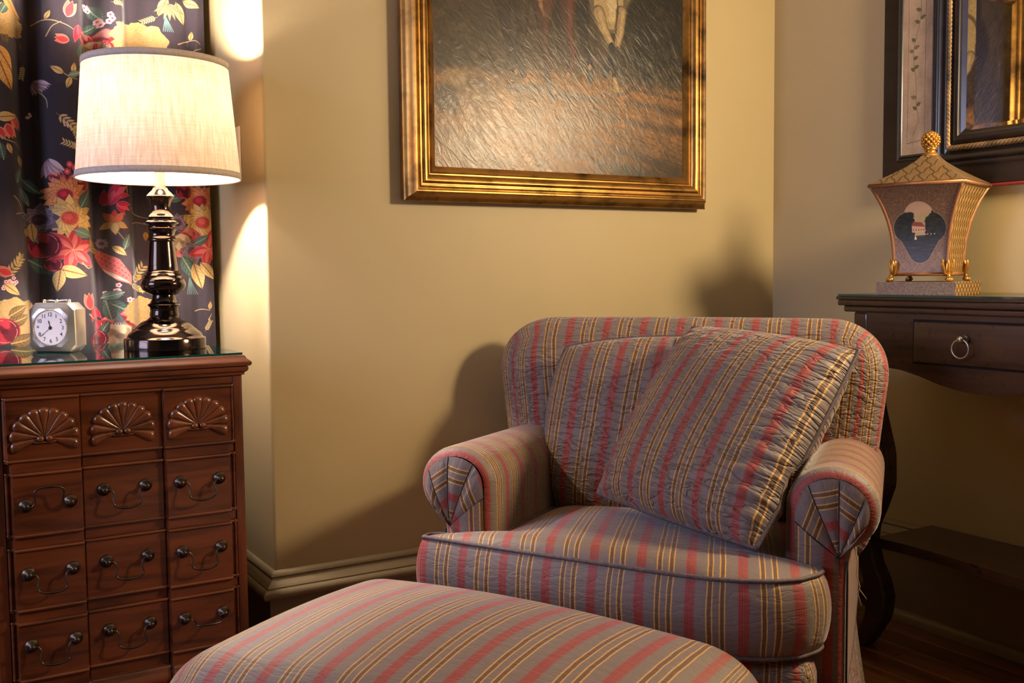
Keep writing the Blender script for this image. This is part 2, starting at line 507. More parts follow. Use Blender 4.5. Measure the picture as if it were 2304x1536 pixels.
# baseboards: one profile (outset from the wall, height) mitred round the pier
BBP = [(0, .266), (.006, .264), (.011, .258), (.012, .254), (.009, .251), (.012, .246), (.017, .240), (.023, .236), (.026, .232), (.026, .229), (.030, .229), (.036, .225), (.039, .219), (.038, .212), (.033, .206), (.024, .203), (.019, .203), (.018, .03), (.024, .029), (.030, .024), (.034, .016), (.035, 0), (0, 0)]
def baseboard(name, A, B):
    """A, B: functions outset -> (x, y)"""
    P = np.array([[(*A(o), z) for o, z in BBP], [(*B(o), z) for o, z in BBP]])
    return struct(MB().grid(P).build(name, M_TRIM, weld=False, auto=35))
baseboard('baseboard_pier', lambda o: (XP-o, YA), lambda o: (XP-o, YB-o))
baseboard('baseboard_back', lambda o: (XP-o, YB-o), lambda o: (XR-o, YB-o))
baseboard('baseboard_right', lambda o: (XR-o, YB-o), lambda o: (XR-o, -1.6))

# ================================================================== CURTAIN (printed cotton, in folds)
MOTIFS = [
('branch', [(0.298, 1.539), (0.331, 1.546), (0.369, 1.535), (0.39, 1.522)]),('branch', [(0.325, 1.505), (0.338, 1.53), (0.36, 1.542)]),
('tulip', 0.377, 1.569, 0.0317, -20),('tulip', 0.36, 1.501, 0.0244, 80),('leafc', 0.33, 1.555, 0.0171, 60),('petals_r', 0.396, 1.538, 0.0415, -75),
('petals_r', 0.401, 1.492, 0.0366, -70),('rose', 0.457, 1.511, 0.0317, 0),('rose', 0.42, 1.515, 0.0244, 0),('leafg', 0.433, 1.547, 0.0317, 30),
('leafg', 0.441, 1.583, 0.0366, -60),('blossom', 0.46, 1.561, 0.0268, 0),('blossom', 0.425, 1.591, 0.022, 0),('cream_rose', 0.438, 1.489, 0.0317, 0),
('leafg', 0.401, 1.477, 0.0317, 80),('hill', 0.536, 1.52, 0.0756, 0),('spray', 0.555, 1.547, 0.022, 30),('spray', 0.485, 1.6, 0.0244, 0),
('leafc', 0.636, 1.6, 0.0415, -70),('leafc', 0.596, 1.612, 0.0366, -120),('leafc', 0.664, 1.625, 0.0317, -20),('fan_leaf', 0.61, 1.618, 0.0366, 0),
('stems', 0.601, 1.572, 0.0317, -110),('branch', [(0.628, 1.521), (0.65, 1.532), (0.672, 1.538), (0.686, 1.527)]),('leafc', 0.663, 1.546, 0.0171, 80),
('branch', [(0.657, 1.504), (0.672, 1.512), (0.688, 1.518)]),('spray', 0.567, 1.578, 0.0293, 200),('hill', 0.236, 1.532, 0.0537, 0),
('goldleaf', 0.234, 1.45, 0.0415, -60),('goldleaf', 0.236, 1.41, 0.0439, -70),
('branch', [(0.338, 1.435), (0.355, 1.426), (0.372, 1.414), (0.39, 1.411)]),('leafc', 0.346, 1.43, 0.0244, 150),('leafc', 0.381, 1.436, 0.0195, 80),
('leafc', 0.369, 1.403, 0.022, -110),('leafg', 0.382, 1.423, 0.022, 20),('shell', 0.307, 1.401, 0.0317, -60),
('branch', [(0.311, 1.381), (0.322, 1.362), (0.323, 1.341)]),('blossom', 0.29, 1.332, 0.0122, 0),('spray', 0.361, 1.313, 0.0488, -40),
('blossom', 0.36, 1.306, 0.0098, 0),('spray', 0.379, 1.288, 0.0317, -70),('blossom', 0.374, 1.257, 0.0122, 0),('spray', 0.373, 1.257, 0.0342, 160),
('tulip', 0.239, 1.285, 0.0268, -160),('tulip', 0.254, 1.309, 0.0268, -170),('tulip', 0.222, 1.279, 0.022, -150),('leafc', 0.233, 1.315, 0.0366, 10),
('branch', [(0.218, 1.268), (0.236, 1.261), (0.254, 1.258), (0.265, 1.246)]),('leafg', 0.22, 1.238, 0.0293, -80),('leafc', 0.262, 1.22, 0.022, -80),
('leafc', 0.237, 1.244, 0.0195, -70),('shell', 0.324, 1.211, 0.0415, -75),('berries', 0.366, 1.202, 0.0317, 0),('rose', 0.379, 1.167, 0.0293, 0),
('rose', 0.331, 1.182, 0.0146, 0),('daisy_o', 0.349, 1.141, 0.0512, 0),('daisy_c', 0.357, 1.087, 0.0561, 0),('dkflower', 0.299, 1.086, 0.039, 0),
('lily', 0.36, 1.013, 0.061, 0),('rose_d', 0.302, 1.024, 0.0366, 0),('leafg', 0.393, 1.132, 0.0366, 60),('leafg', 0.385, 1.052, 0.0342, -20),
('leafg', 0.3, 0.974, 0.0488, -30),('leafg', 0.284, 1.051, 0.0317, -60),('leafc', 0.355, 0.961, 0.0488, -15),('leafc', 0.328, 0.944, 0.0415, -100),
('leafc', 0.284, 1.057, 0.0366, -85),('goldbud', 0.27, 1.056, 0.0195, -90),
('branch', [(0.24, 1.138), (0.254, 1.123), (0.262, 1.103), (0.276, 1.098)]),('branch', [(0.244, 1.095), (0.262, 1.101), (0.276, 1.094)]),
('leafg', 0.283, 1.165, 0.0366, -40),('branch', [(0.378, 0.984), (0.392, 0.968), (0.401, 0.973)]),('spray', 0.229, 0.969, 0.0488, 50),
('spray', 0.244, 0.984, 0.0293, 70),('blossom', 0.233, 0.941, 0.0171, 0),('tulip', 0.213, 0.962, 0.0268, 70),('blossom', 0.216, 0.933, 0.0171, 0),
('petals_r', 0.452, 1.144, 0.0415, 30),('petals_r', 0.443, 1.122, 0.0366, 60),('petals_r', 0.465, 1.125, 0.0317, -30),
('branch', [(0.489, 1.188), (0.489, 1.145)]),('iris', 0.46, 1.08, 0.0342, 0),('branch', [(0.463, 1.059), (0.481, 1.032), (0.471, 1.005)]),
('leafc', 0.466, 1.012, 0.0268, -40),('leafg', 0.483, 1.032, 0.0268, 70),('dkflower', 0.436, 1.03, 0.0146, 0),('bird', 0.453, 0.975, 0.0586, -40),
('leafc', 0.412, 1.013, 0.0268, 170),('daisy_o', 0.67, 1.137, 0.0488, 0),('daisy_c', 0.675, 1.083, 0.0537, 0),('rose', 0.64, 1.044, 0.0293, 0),
('rose', 0.616, 1.016, 0.0244, 0),('cream_rose', 0.62, 1.033, 0.0244, 0),('dkflower', 0.647, 1.01, 0.0342, 0),('lily', 0.686, 1.016, 0.0537, 0),
('leafg', 0.633, 0.971, 0.0488, -60),('leafg', 0.668, 1.038, 0.0293, 30),('leafg', 0.611, 1.143, 0.0317, 20),('dkflower', 0.611, 1.082, 0.0268, 0),
('goldbud', 0.631, 1.094, 0.0171, 80),('leafc', 0.657, 0.951, 0.0512, -75),('leafc', 0.682, 0.962, 0.0439, -50),('stems', 0.635, 0.927, 0.0366, -110),
('rose_d', 0.628, 1.16, 0.022, 0),('branch', [(0.496, 1.118), (0.512, 1.102), (0.535, 1.094), (0.547, 1.092)]),
('branch', [(0.503, 1.078), (0.519, 1.083), (0.545, 1.076)]),('goldbud', 0.538, 1.049, 0.0195, -90),('spray', 0.509, 0.95, 0.0488, 50),
('spray', 0.503, 0.923, 0.0342, -20),('goldbud', 0.517, 0.944, 0.0171, -150),('tulip', 0.392, 0.888, 0.0317, 5),
('petals_r', 0.407, 0.877, 0.0366, -80),('petals_r', 0.412, 0.844, 0.0342, -70),('branch', [(0.389, 0.861), (0.398, 0.85), (0.407, 0.847)]),
('blossom', 0.451, 0.919, 0.022, 0),('blossom', 0.48, 0.88, 0.0268, 0),('leafg', 0.46, 0.875, 0.0415, -30),('leafg', 0.45, 0.903, 0.0317, 20),
('rose', 0.479, 0.84, 0.0317, 0),('rose', 0.445, 0.832, 0.022, 0),('cream_rose', 0.46, 0.804, 0.0366, 0),('leafg', 0.432, 0.817, 0.0317, 60),
('rose_d', 0.416, 0.796, 0.0268, 0),('stems', 0.456, 0.852, 0.0293, 30),('hill', 0.522, 0.861, 0.0561, 0),('leafc', 0.529, 0.917, 0.0244, 20),
('leafg', 0.444, 0.865, 0.0342, 100),('hill', 0.229, 0.856, 0.0708, 0),('leafd', 0.234, 0.85, 0.0366, 20),('rose_d', 0.205, 0.826, 0.0342, 0),
('leafd', 0.246, 0.803, 0.0415, 10),('leafd', 0.234, 0.871, 0.0317, 30),('branch', [(0.646, 0.859), (0.663, 0.864), (0.685, 0.86)]),
('leafc', 0.684, 0.872, 0.0171, 80),('branch', [(0.678, 0.836), (0.688, 0.852)]),('spray', 0.676, 0.819, 0.0244, 60),
('leafg', 0.268, 1.139, 0.0317, -60),('rose_d', 0.319, 0.979, 0.0195, 0),('leafc', 0.224, 0.923, 0.0317, -40),('leafg', 0.24, 1.56, 0.0244, 60),
('goldleaf', 0.257, 1.572, 0.0366, -40),('spray', 0.28, 1.434, 0.0268, -100),('leafg', 0.256, 1.184, 0.0268, 70),('spray', 0.334, 1.109, 0.0244, 170),
('berries', 0.451, 1.503, 0.0171, 0),]
def curtain_print():
    cv = Canvas(.14, .72, .74, 1.68, 2000, (50, 43, 52))
    cv.noise(2, .05)
    G, T, CR, RD = (60, 88, 80), (92, 120, 112), (226, 196, 138), (196, 44, 62)
    def leaf(x, z, s, ang, col, vein):
        cv.petal(x-math.cos(ang)*s*.5, z-math.sin(ang)*s*.5, s*1.1, s*.52, ang, col, (60, 46, 40))
        d = np.array([math.cos(ang), math.sin(ang)]); n = np.array([-d[1], d[0]]); c = np.array([x, z])
        cv.stroke([c-d*s*.5, c+d*s*.55], s*.02+.0003, vein)
        for k in np.linspace(-.35, .3, 5):
            for sg in (-1, 1):
                cv.stroke([c+d*s*k, c+d*s*(k+.16)+n*sg*s*.17], .0003, vein, .8)
    def flower(x, z, r, n, col, edge, ctr, rr=.35, w=.5):
        for k in range(n):
            a = 2*PI*k/n+.2*rng.random()
            cv.petal(x, z, r*(.88+.2*rng.random()), r*w, a, tuple(np.array(col)*(.82+.3*rng.random())), edge)
        for k in range(n):
            a = 2*PI*(k+.5)/n
            cv.petal(x, z, r*.68, r*w*.8, a, tuple(np.minimum(255, np.array(col)*(1+.12*rng.random()))), edge)
        cv.blob(x, z, r*rr, r*rr*.85, ctr, soft=.3, jit=.35)
        cv.blob(x-r*.06, z+r*.05, r*rr*.5, r*rr*.4, tuple(np.minimum(255, np.array(ctr)*1.35)), soft=.4, jit=.3)
    def rose(x, z, r, c1, c2):
        cv.blob(x, z, r, r*.9, c1, soft=.12)
        for k in range(5):
            a = k*1.3+.4; q = r*.45
            cv.blob(x+q*math.cos(a), z+q*math.sin(a), r*.5, r*.42, c2 if k % 2 else tuple(np.array(c1)*.75), rot=a, soft=.35)
            cv.stroke([(x+r*.8*math.cos(a+t), z+r*.8*math.sin(a+t)) for t in np.linspace(0, .9, 5)], .0005, (250, 226, 206), .8)
        cv.blob(x, z, r*.25, r*.2, tuple(np.array(c1)*.6), soft=.4)
    for m in MOTIFS:
        k = m[0]
        if k == 'branch':
            P = np.array(m[1]); t = np.linspace(0, len(P)-1, 24)
            Q = np.stack([np.interp(t, range(len(P)), P[:, 0]), np.interp(t, range(len(P)), P[:, 1])], 1)
            Q = np.stack([np.convolve(np.pad(Q[:, i], 3, 'edge'), np.ones(7)/7, 'valid') for i in (0, 1)], 1)
            cv.stroke(Q, np.linspace(.0016, .0006, 24), (176, 152, 110))
            continue
        x, z, s, d = m[1:]; s *= .95; ang = math.radians(d)
        if k == 'daisy_o': flower(x, z, s, 16, (222, 138, 84), (150, 70, 44), (160, 36, 50))
        elif k == 'daisy_c': flower(x, z, s, 17, (230, 190, 116), (150, 104, 56), (208, 76, 64))
        elif k == 'dkflower': flower(x, z, s, 9, (112, 96, 112), (196, 176, 170), (60, 40, 60), .4, .7)
        elif k == 'lily':
            for j in range(6):
                a = ang+2*PI*j/6+.3
                cv.petal(x, z, s*1.05, s*.5, a, (196, 62, 70), (236, 156, 142))
                cv.petal(x, z, s*.8, s*.2, a, (240, 120, 112))
            for j in range(5):
                a = 2*PI*j/5; cv.stroke([(x, z), (x+s*.4*math.cos(a), z+s*.4*math.sin(a))], .0004, (250, 220, 150))
        elif k == 'tulip':
            a = ang+PI/2
            for da, c in ((-.45, (226, 110, 92)), (.45, (226, 120, 96)), (0, (206, 60, 66))):
                cv.petal(x-s*.6*math.cos(a), z-s*.6*math.sin(a), s*1.35, s*.62, a-da*.55, c, (248, 190, 160))
        elif k == 'rose': rose(x, z, s, (190, 56, 66), (228, 136, 124))
        elif k == 'rose_d': rose(x, z, s, (128, 24, 46), (180, 44, 60))
        elif k == 'cream_rose': rose(x, z, s, (222, 190, 142), (244, 222, 180))
        elif k == 'petals_r':
            for da in (-.5, 0, .45):
                cv.petal(x, z, s*1.1, s*.4, ang+da, (190, 34, 58) if da else (224, 76, 84), (240, 120, 120))
        elif k == 'leafc': leaf(x, z, s*1.3, ang, (218, 184, 118), (140, 104, 60))
        elif k == 'leafg': leaf(x, z, s*1.4, ang, G if rng.random() < .6 else T, (150, 164, 140))
        elif k == 'leafd': leaf(x, z, s*1.5, ang, (110, 84, 50), (190, 160, 100))
        elif k == 'goldleaf': leaf(x, z, s*1.5, ang, (206, 154, 84), (120, 76, 40))
        elif k == 'goldbud': leaf(x, z, s*1.2, ang, (224, 170, 80), (150, 100, 50))
        elif k == 'hill':
            a = np.linspace(0, 2*PI, 60); rad = 1+.05*np.sin(a*9)+.04*rng.standard_normal(60)
            P = np.stack([x+s*.95*rad*np.cos(a), z+s*.68*rad*np.sin(a)], 1)
            cv.poly(P, (184, 150, 96), jit=.12)
            for q in range(90):
                px, pz = x+s*.8*(rng.random()*2-1), z+s*.55*(rng.random()*2-1)
                cv.blob(px, pz, .0016, .0011, (160, 122, 70), .6)
            for q in range(10):
                px = x+s*(rng.random()*1.8-.9); cv.petal(px, z-s*.6, s*.4, s*.1, -1.2-.7*rng.random(), (90, 76, 44))
        elif k == 'spray':
            d_ = np.array([math.cos(ang), math.sin(ang)]); c = np.array([x, z])
            cv.stroke([c-d_*s*.6, c+d_*s*.6], .0006, (150, 132, 96))
            for t in np.linspace(-.4, .6, 6):
                for sg in (-1, 1):
                    cv.petal(*(c+d_*s*t), s*.38, s*.12, ang+sg*.8, (206, 178, 118))
        elif k == 'blossom':
            for q in range(5):
                px, pz = x+s*.55*(rng.random()*2-1), z+s*.55*(rng.random()*2-1)
                for j in range(5):
                    a = 2*PI*j/5; cv.blob(px+s*.16*math.cos(a), pz+s*.16*math.sin(a), s*.14, s*.13, (240, 190, 186), soft=.3)
                cv.blob(px, pz, s*.1, s*.1, (190, 60, 80), soft=.3)
        elif k == 'berries':
            for q in range(7):
                px, pz = x+s*.8*(rng.random()*2-1), z+s*.8*(rng.random()*2-1)
                cv.stroke([(x, z-s), (px, pz)], .0005, (120, 120, 96)); cv.blob(px, pz, s*.22, s*.26, (214, 64, 74), soft=.25); cv.blob(px, pz, s*.1, s*.1, (240, 150, 140), soft=.3)
        elif k == 'shell':
            for q in range(8): cv.petal(x-s*.4*math.cos(ang), z-s*.4*math.sin(ang), s*1.2, s*.3, ang+(q-3.5)*.16, (214, 184, 186) if q % 2 else (180, 140, 152), (120, 90, 104))
        elif k == 'fan_leaf':
            for q in range(7): cv.petal(x, z, s*1.2, s*.3, -2.6+q*.35, (206, 170, 104) if q % 2 else (120, 128, 100), (90, 80, 60))
        elif k == 'stems':
            for q in range(6): cv.stroke([(x, z+s*.5), (x+s*.4*(q-2.5)/2.5+.2*s, z-s*.7)], .0011, (96, 124, 124))
        elif k == 'iris':
            for a, c in ((1.57, (214, 60, 50)), (-.5, (226, 176, 96)), (-2.6, (226, 176, 96)), (-1.57, (236, 196, 120)), (.9, (220, 110, 70)), (2.2, (220, 110, 70))):
                cv.petal(x, z, s*.95, s*.5, a, c, (140, 84, 50))
        elif k == 'bird':
            d_ = np.array([math.cos(ang), math.sin(ang)]); n = np.array([-d_[1], d_[0]]); c = np.array([x, z])
            cv.poly([c-d_*s*1.0+n*s*.2, c-d_*s*.5+n*s*.3, c+n*s*.36, c+d_*s*.8+n*s*.1, c+d_*s*1.05-n*s*.2, c+d_*s*.5-n*s*.42, c-n*s*.36, c-d_*s*.7-n*s*.1], (222, 112, 104))
            cv.poly([c-d_*s*.2-n*s*.3, c+d_*s*.95-n*s*.18, c+d_*s*.4-n*s*.4], (244, 204, 176))
            for q in range(9):
                for r_ in range(3): cv.blob(*(c+d_*s*(-.6+.16*q)+n*s*(.2-.16*r_)), s*.05, s*.03, (180, 44, 62), .7, rot=ang)
            cv.petal(*(c-d_*s*.9), s*.7, s*.34, ang+PI-.5, (206, 172, 112), (110, 84, 50))
    cv.a *= .72
    return cv
ct, cim = canvas_mat('curtain_cotton', curtain_print(), 0.85, Sheen_Weight=0.05, Specular_IOR_Level=0.15)
wv_ = ct.noise(ct.coords('Object', (700, 700, 120)), 1.0, 1)
ct.normal(ct.bump(wv_, 0.2, 0.001))
def curtain():
    z0, z1 = .04, 2.35
    s = np.linspace(-.42, .697, 420)
    # folds: (x, depth towards the room)
    K = [(-.42, 0), (-.36, .05), (-.29, .0), (-.22, .052), (-.13, .0), (-.04, .05), (.02, .05), (.06, -.005), (.10, .0), (.14, .045), (.20, .058), (.24, .052), (.256, .03), (.268, -.045), (.302, -.045), (.312, .02), (.335, .048), (.37, .058), (.400, .050), (.410, .0), (.418, -.045), (.442, -.04), (.456, .035), (.478, .052), (.500, .044), (.507, -.02), (.53, -.02), (.56, .005), (.61, .020), (.645, .012), (.655, -.004), (.664, .014), (.68, .018), (.697, .006)]
    kx = [k[0] for k in K]; ky = [k[1] for k in K]
    y = np.interp(s, kx, ky)
    ker = np.hanning(13); ker /= ker.sum()
    y = np.convolve(np.pad(y, 6, 'edge'), ker, 'valid')
    zz = np.linspace(z0, z1, 40)
    P = np.zeros((40, 420, 3)); UV = np.zeros((40, 420, 2))
    for i, z in enumerate(zz):
        P[i, :, 0] = s+.004*math.sin(z*3)+(.0 if z > .8 else (.8-z)*.01)
        P[i, :, 1] = 2.655-y*(1.0+.12*np.sin(z*2.2+s*5))
        P[i, :, 2] = z
        # the print runs on past the part that shows, mirrored
        u = (s-.14)/.58; v = (z-.74)/.94
        u = np.where(u < 0, -u, u)
        v = v % 2; v = v if v <= 1 else 2-v
        UV[i, :, 0] = u; UV[i, :, 1] = v
    o = MB().grid(P, UV).build('floral_curtain', ct.m)
    o.location = (0, 0, 0)
    tag(o, 'dark floral curtain hanging in folds behind the lit lamp and clock', 'curtain')
curtain()

# ================================================================== CHEST OF DRAWERS
CX0, CX1, CYF, CYB = .133, .600, 2.08, 2.585
chest = thing('chest_of_drawers', 'reddish mahogany block-front chest of drawers with carved shells and bail pulls', 'chest of drawers', ((CX0+CX1)/2, (CYF+CYB)/2, 0))
ox, oy = chest.location[0], chest.location[1]
def loc(V): return V-np.array([ox, oy, 0])
def rect_sweep(mb, x0, x1, y0, y1, prof, cap=True, sides=(0, 1, 2, 3)):
    """moulding round a rectangle, profile = (outset, z); sides built apart so that the mitres stay sharp"""
    def ring(o, z): return [(x0-o, y0-o, z), (x1+o, y0-o, z), (x1+o, y1, z), (x0-o, y1, z)]
    R_ = [ring(o, z) for o, z in prof]
    for k in sides:
        mb.grid(np.array([[r[k], r[(k+1) % 4]] for r in R_]))
    if cap:
        mb.faces([(0, 1, 2, 3)], mb.addv(R_[0]), smooth=False); mb.faces([(3, 2, 1, 0)], mb.addv(R_[-1]), smooth=False)
for a_, b_ in ((CX0, .1535), (.5815, CX1)):
    c = MB(); c.bevbox((a_, CYF, .105), (b_, CYF+.02, .746), .0015); c.xf(loc); c.build('stile', M_CHESTV, chest)
c = MB(); c.box((CX0, CYF+.02, .105), (.151, CYB, .746)); c.box((.582, CYF+.02, .105), (CX1, CYB, .746)); c.box((.151, CYB-.012, .105), (.582, CYB, .746)); c.box((.151, CYF+.022, .105), (.582, CYB-.012, .13))
c.xf(loc); c.build('case', M_CHESTV, chest, weld=False)
c = MB(); c.bevbox((.1535, CYF+.002, .729), (.5815, CYF+.03, .746), .0015); c.xf(loc); c.build('frieze', M_CHEST, chest)
c = MB(); rect_sweep(c, CX0, CX1, CYF, CYB, [(0, .786), (.005, .7855), (.007, .783), (.009, .779), (.014, .775), (.0165, .772), (.017, .769), (.015, .765), (.010, .7635), (.0115, .760), (.0105, .755), (.007, .752), (.0045, .7505), (.0045, .746), (0, .745)])
c.xf(loc); c.build('top', M_CHEST, chest, weld=False, auto=40)

def block(x, amp=.015, edge=True):
    """block-front plan: how far the front stands out at x"""
    def st(x, a, b): return np.clip((x-a)/(b-a), 0, 1)
    up0 = st(x, .163, .1665) if edge else st(x, .157, .159)
    dn1 = 1-st(x, .2845, .2875)
    up2 = st(x, .4390, .4420)
    dn3 = (1-st(x, .5655, .569)) if edge else 1-st(x, .575, .577)
    side = np.maximum(up0*dn1, up2*dn3)
    mid = st(x, .2875, .290)*(1-st(x, .4365, .439))
    return amp*side+amp*.18*mid
XS = np.unique(np.concatenate([np.linspace(.1545, .5805, 40), *[np.linspace(a-.002, a+.0055, 12) for a in (.157, .163, .2845, .288, .4360, .4390, .5655, .575)]]))
def front(mb, z0, z1, y, amp, edge, bead=True):
    h = z1-z0
    zs = [0, .0006, .0018, .0032, .0046, .0058, .0064, .0070, .012]
    zp = np.concatenate([np.array(zs), np.linspace(.02, h-.02, 6), h-np.array(zs[::-1])]) if bead else np.linspace(0, h, 5)
    def bd(d):
        return np.where(d < .0064, .0042*np.sqrt(np.clip(1-((d-.0032)/.0032)**2, 0, 1)), 0)-np.where((d > .0062) & (d < .0072), .0012, 0)
    P = np.zeros((len(zp), len(XS), 3))
    for i, t in enumerate(zp):
        e = np.minimum(t, h-t)
        ex = np.minimum(XS-.1545, .5805-XS)
        b = np.maximum(bd(np.full_like(XS, e)), bd(ex)) if bead else 0
        P[i, :, 0] = XS; P[i, :, 1] = y-block(XS, amp, edge)-b; P[i, :, 2] = z0+t
    mb.grid(P, flip=True)
    # top, bottom and side returns
    mb.grid(np.array([P[0], P[0]*[1, 0, 1]+[0, y+.018, 0]])); mb.grid(np.array([P[-1], P[-1]*[1, 0, 1]+[0, y+.018, 0]]))
    mb.grid(np.array([P[:, 0], P[:, 0]*[1, 0, 1]+[0, y+.018, 0]])); mb.grid(np.array([P[:, -1], P[:, -1]*[1, 0, 1]+[0, y+.018, 0]]))
def y_at(x, amp, edge): return CYF-.001-float(block(np.array([x]), amp, edge)[0])

def shell(cx, cz, y, W=.0615, H=.058):
    m = MB(); n = 11
    for k in range(n):
        a = PI*(1.06-1.12*(k/(n-1)))           # fan from just under the left to just under the right
        L = 1/math.sqrt((math.cos(a)/W)**2+(math.sin(max(0, min(PI, a)) if 0 <= a <= PI else a)/H)**2)
        L *= (1.0 if k not in (0, n-1) else .98)
        dx, dz = math.cos(a), math.sin(a); nx, nz = -dz, dx
        ts = np.concatenate([np.linspace(.03, .82, 8), [.88, .93, .97, 1.0]])
        da = PI*1.12/(n-1)/2
        G = np.zeros((len(ts), 9, 3))
        for i, t in enumerate(ts):
            wd = L*t*math.tan(da)*1.22*(W/L)**.1
            cap = math.sqrt(max(0, 1-((t-.82)/.18)**2)) if t > .82 else 1.0
            wd *= max(cap, .03); ht = (.0022+.0078*t**1.1)*max(cap, .02)
            sag = -.006*t*t if k in (0, n-1) else (-.003*t*t if k in (1, n-2) else 0)
            for j in range(9):
                q = PI*j/8
                G[i, j] = (cx+dx*L*t+nx*wd*math.cos(q), y-ht*math.sin(q)+.0006, cz+dz*L*t+nz*wd*math.cos(q)+sag)
        m.grid(G)
    for sx in (-.0075, .0075): m.sphere((cx+sx, y-.004, cz-.001), (.0068, .0052, .0058), 12)
    # lip along the underside
    m.tube([(cx-W*.92, y-.001, cz-.002), (cx-W*.5, y-.0015, cz-.004), (cx-.012, y-.002, cz-.0085), (cx, y-.002, cz-.008), (cx+.012, y-.002, cz-.0085), (cx+W*.5, y-.0015, cz-.004), (cx+W*.92, y-.001, cz-.002)], .0024, 6)
    return m
def pull(cx, cz, y, mode='down', tw=0.0):
    m = MB(); sp = .0385
    for sx in (-sp, sp):
        prof = [(.0, .019), (.0035, .0185), (.0055, .0165), (.0055, .0145), (.0035, .012), (.0035, .0085), (.0085, .0065), (.0085, .005), (.0115, .004), (.0125, .002), (.0128, 0)]
        k = MB().lathe(prof, 18)
        V = np.concatenate(k.v); V = np.stack([V[:, 0]+cx+sx, y-V[:, 2], V[:, 1]+cz], 1); k.v = [V]
        b = m.addv(V); m.faces(k.f, b)
    if mode == 'down': ang = -1.35
    elif mode == 'up': ang = 1.38
    else: ang = -.12
    Q = [(-sp+.004, 0), (-.031, -.002), (-.026, .002), (-.0235, .008), (-.0245, .017), (-.026, .026), (-.0225, .0325), (-.012, .0355), (0, .0365), (.012, .0355), (.0225, .0325), (.026, .026), (.0245, .017), (.0235, .008), (.026, .002), (.031, -.002), (sp-.004, 0)]
    P = [(cx+x, y-.0165-d*math.cos(ang), cz+d*math.sin(ang)) for x, d in Q]
    t = np.linspace(0, len(P)-1, 60); P = np.array(P)
    P = np.stack([np.interp(t, range(len(P)), P[:, i]) for i in range(3)], 1)
    P = np.stack([np.convolve(np.pad(P[:, i], 2, 'edge'), np.ones(5)/5, 'valid') for i in range(3)], 1)
    rad = .0019+.0009*np.exp(-((np.linspace(-1, 1, 60))/.12)**2)
    m.tube(P, rad, 8)
    return m
ROWS = [(.6075, .7285, .010, False), (.4675, .5885, .015, True), (.3275, .4475, .015, True), (.1945, .3085, .015, True)]
for r, (z0, z1, amp, edge) in enumerate(ROWS):
    m = MB(); front(m, z0, z1, CYF-.001, amp, edge); m.xf(loc)
    d = m.build('drawer', M_CHEST, chest, weld=True, auto=50)
    zc = (z0+z1)/2
    if r == 0:
        d['label'] = 'top drawer with three carved fan shells'
        for cx in (.224, .3645, .5065):
            m = shell(cx, zc-.017, y_at(cx, amp, edge)); m.xf(loc); m.build('carved_shell', M_CARVE, d, auto=60)
    else:
        for k, cx in enumerate((.225, .364, .505)):
            md = 'up' if (r == 1 and k == 0) else ('out' if (r == 3 and k == 2) else 'down')
            m = pull(cx, zc+.012+(-.012 if md == 'up' else 0), y_at(cx, amp, edge), md); m.xf(loc); m.build('bail_pull', M_BRONZE, d)
for z0, z1 in ((.589, .607), (.448, .467), (.309, .327), (.172, .194)):
    m = MB(); front(m, z0, z1, CYF+.003, .015, True, False); m.xf(loc); m.build('rail', M_CHEST, chest, auto=50)
m = MB()
bz = [(.172, 0), (.168, .004), (.163, .004), (.160, .007), (.150, .010), (.142, .0105), (.138, .008), (.132, .008), (.128, .0)]
xs = np.concatenate([[CX0-.006], XS, [CX1+.006]])
P = np.array([[(x, CYF-.004-o-(float(b) if 0 < i < len(xs)-1 else 0), z) for i, (x, b) in enumerate(zip(xs, np.concatenate([[0], block(XS, .015, True), [0]])))] for z, o in bz])
m.grid(P); m.grid(np.array([P[0], P[0]*[1, 0, 1]+[0, CYF+.02, 0]])); m.grid(np.array([P[-1], P[-1]*[1, 0, 1]+[0, CYF+.02, 0]]))
m.xf(loc); m.build('base_molding', M_CHEST, chest, auto=50)
for sx, x in ((1, CX0-.006), (-1, CX1+.006)):
    for yb in (CYF-.012, CYB-.03):
        poly = [(x, .135), (x, 0), (x+sx*.05, 0), (x+sx*.055, .03), (x+sx*.07, .06), (x+sx*.10, .085), (x+sx*.14, .10), (x+sx*.14, .135)]
        m = MB().prism(poly, 1, yb, yb+.026); m.xf(loc); m.build('bracket_foot', M_CHEST, chest)

def sheet(name, a, b, label):
    m = MB()
    x0, y0, z0 = a; x1, y1, z1 = b
    k = m.addv([(x0,y0,z0),(x1,y0,z0),(x1,y1,z0),(x0,y1,z0),(x0,y0,z1),(x1,y0,z1),(x1,y1,z1),(x0,y1,z1)])
    m.faces([(0,3,2,1),(4,5,6,7)], k, mi=0, smooth=False); m.faces([(0,1,5,4),(1,2,6,5),(2,3,7,6),(3,0,4,7)], k, mi=1, smooth=False)
    o = m.build(name, [M_GLASS, M_GLASSEDGE]); return tag(o, label, 'glass top')
sheet('glass_top', (CX0+.003, CYF+.004, .7862), (CX1-.001+.005, CYB-.004, .7905), 'thin sheet of clear glass lying on the mahogany chest of drawers')
GZ = .7906

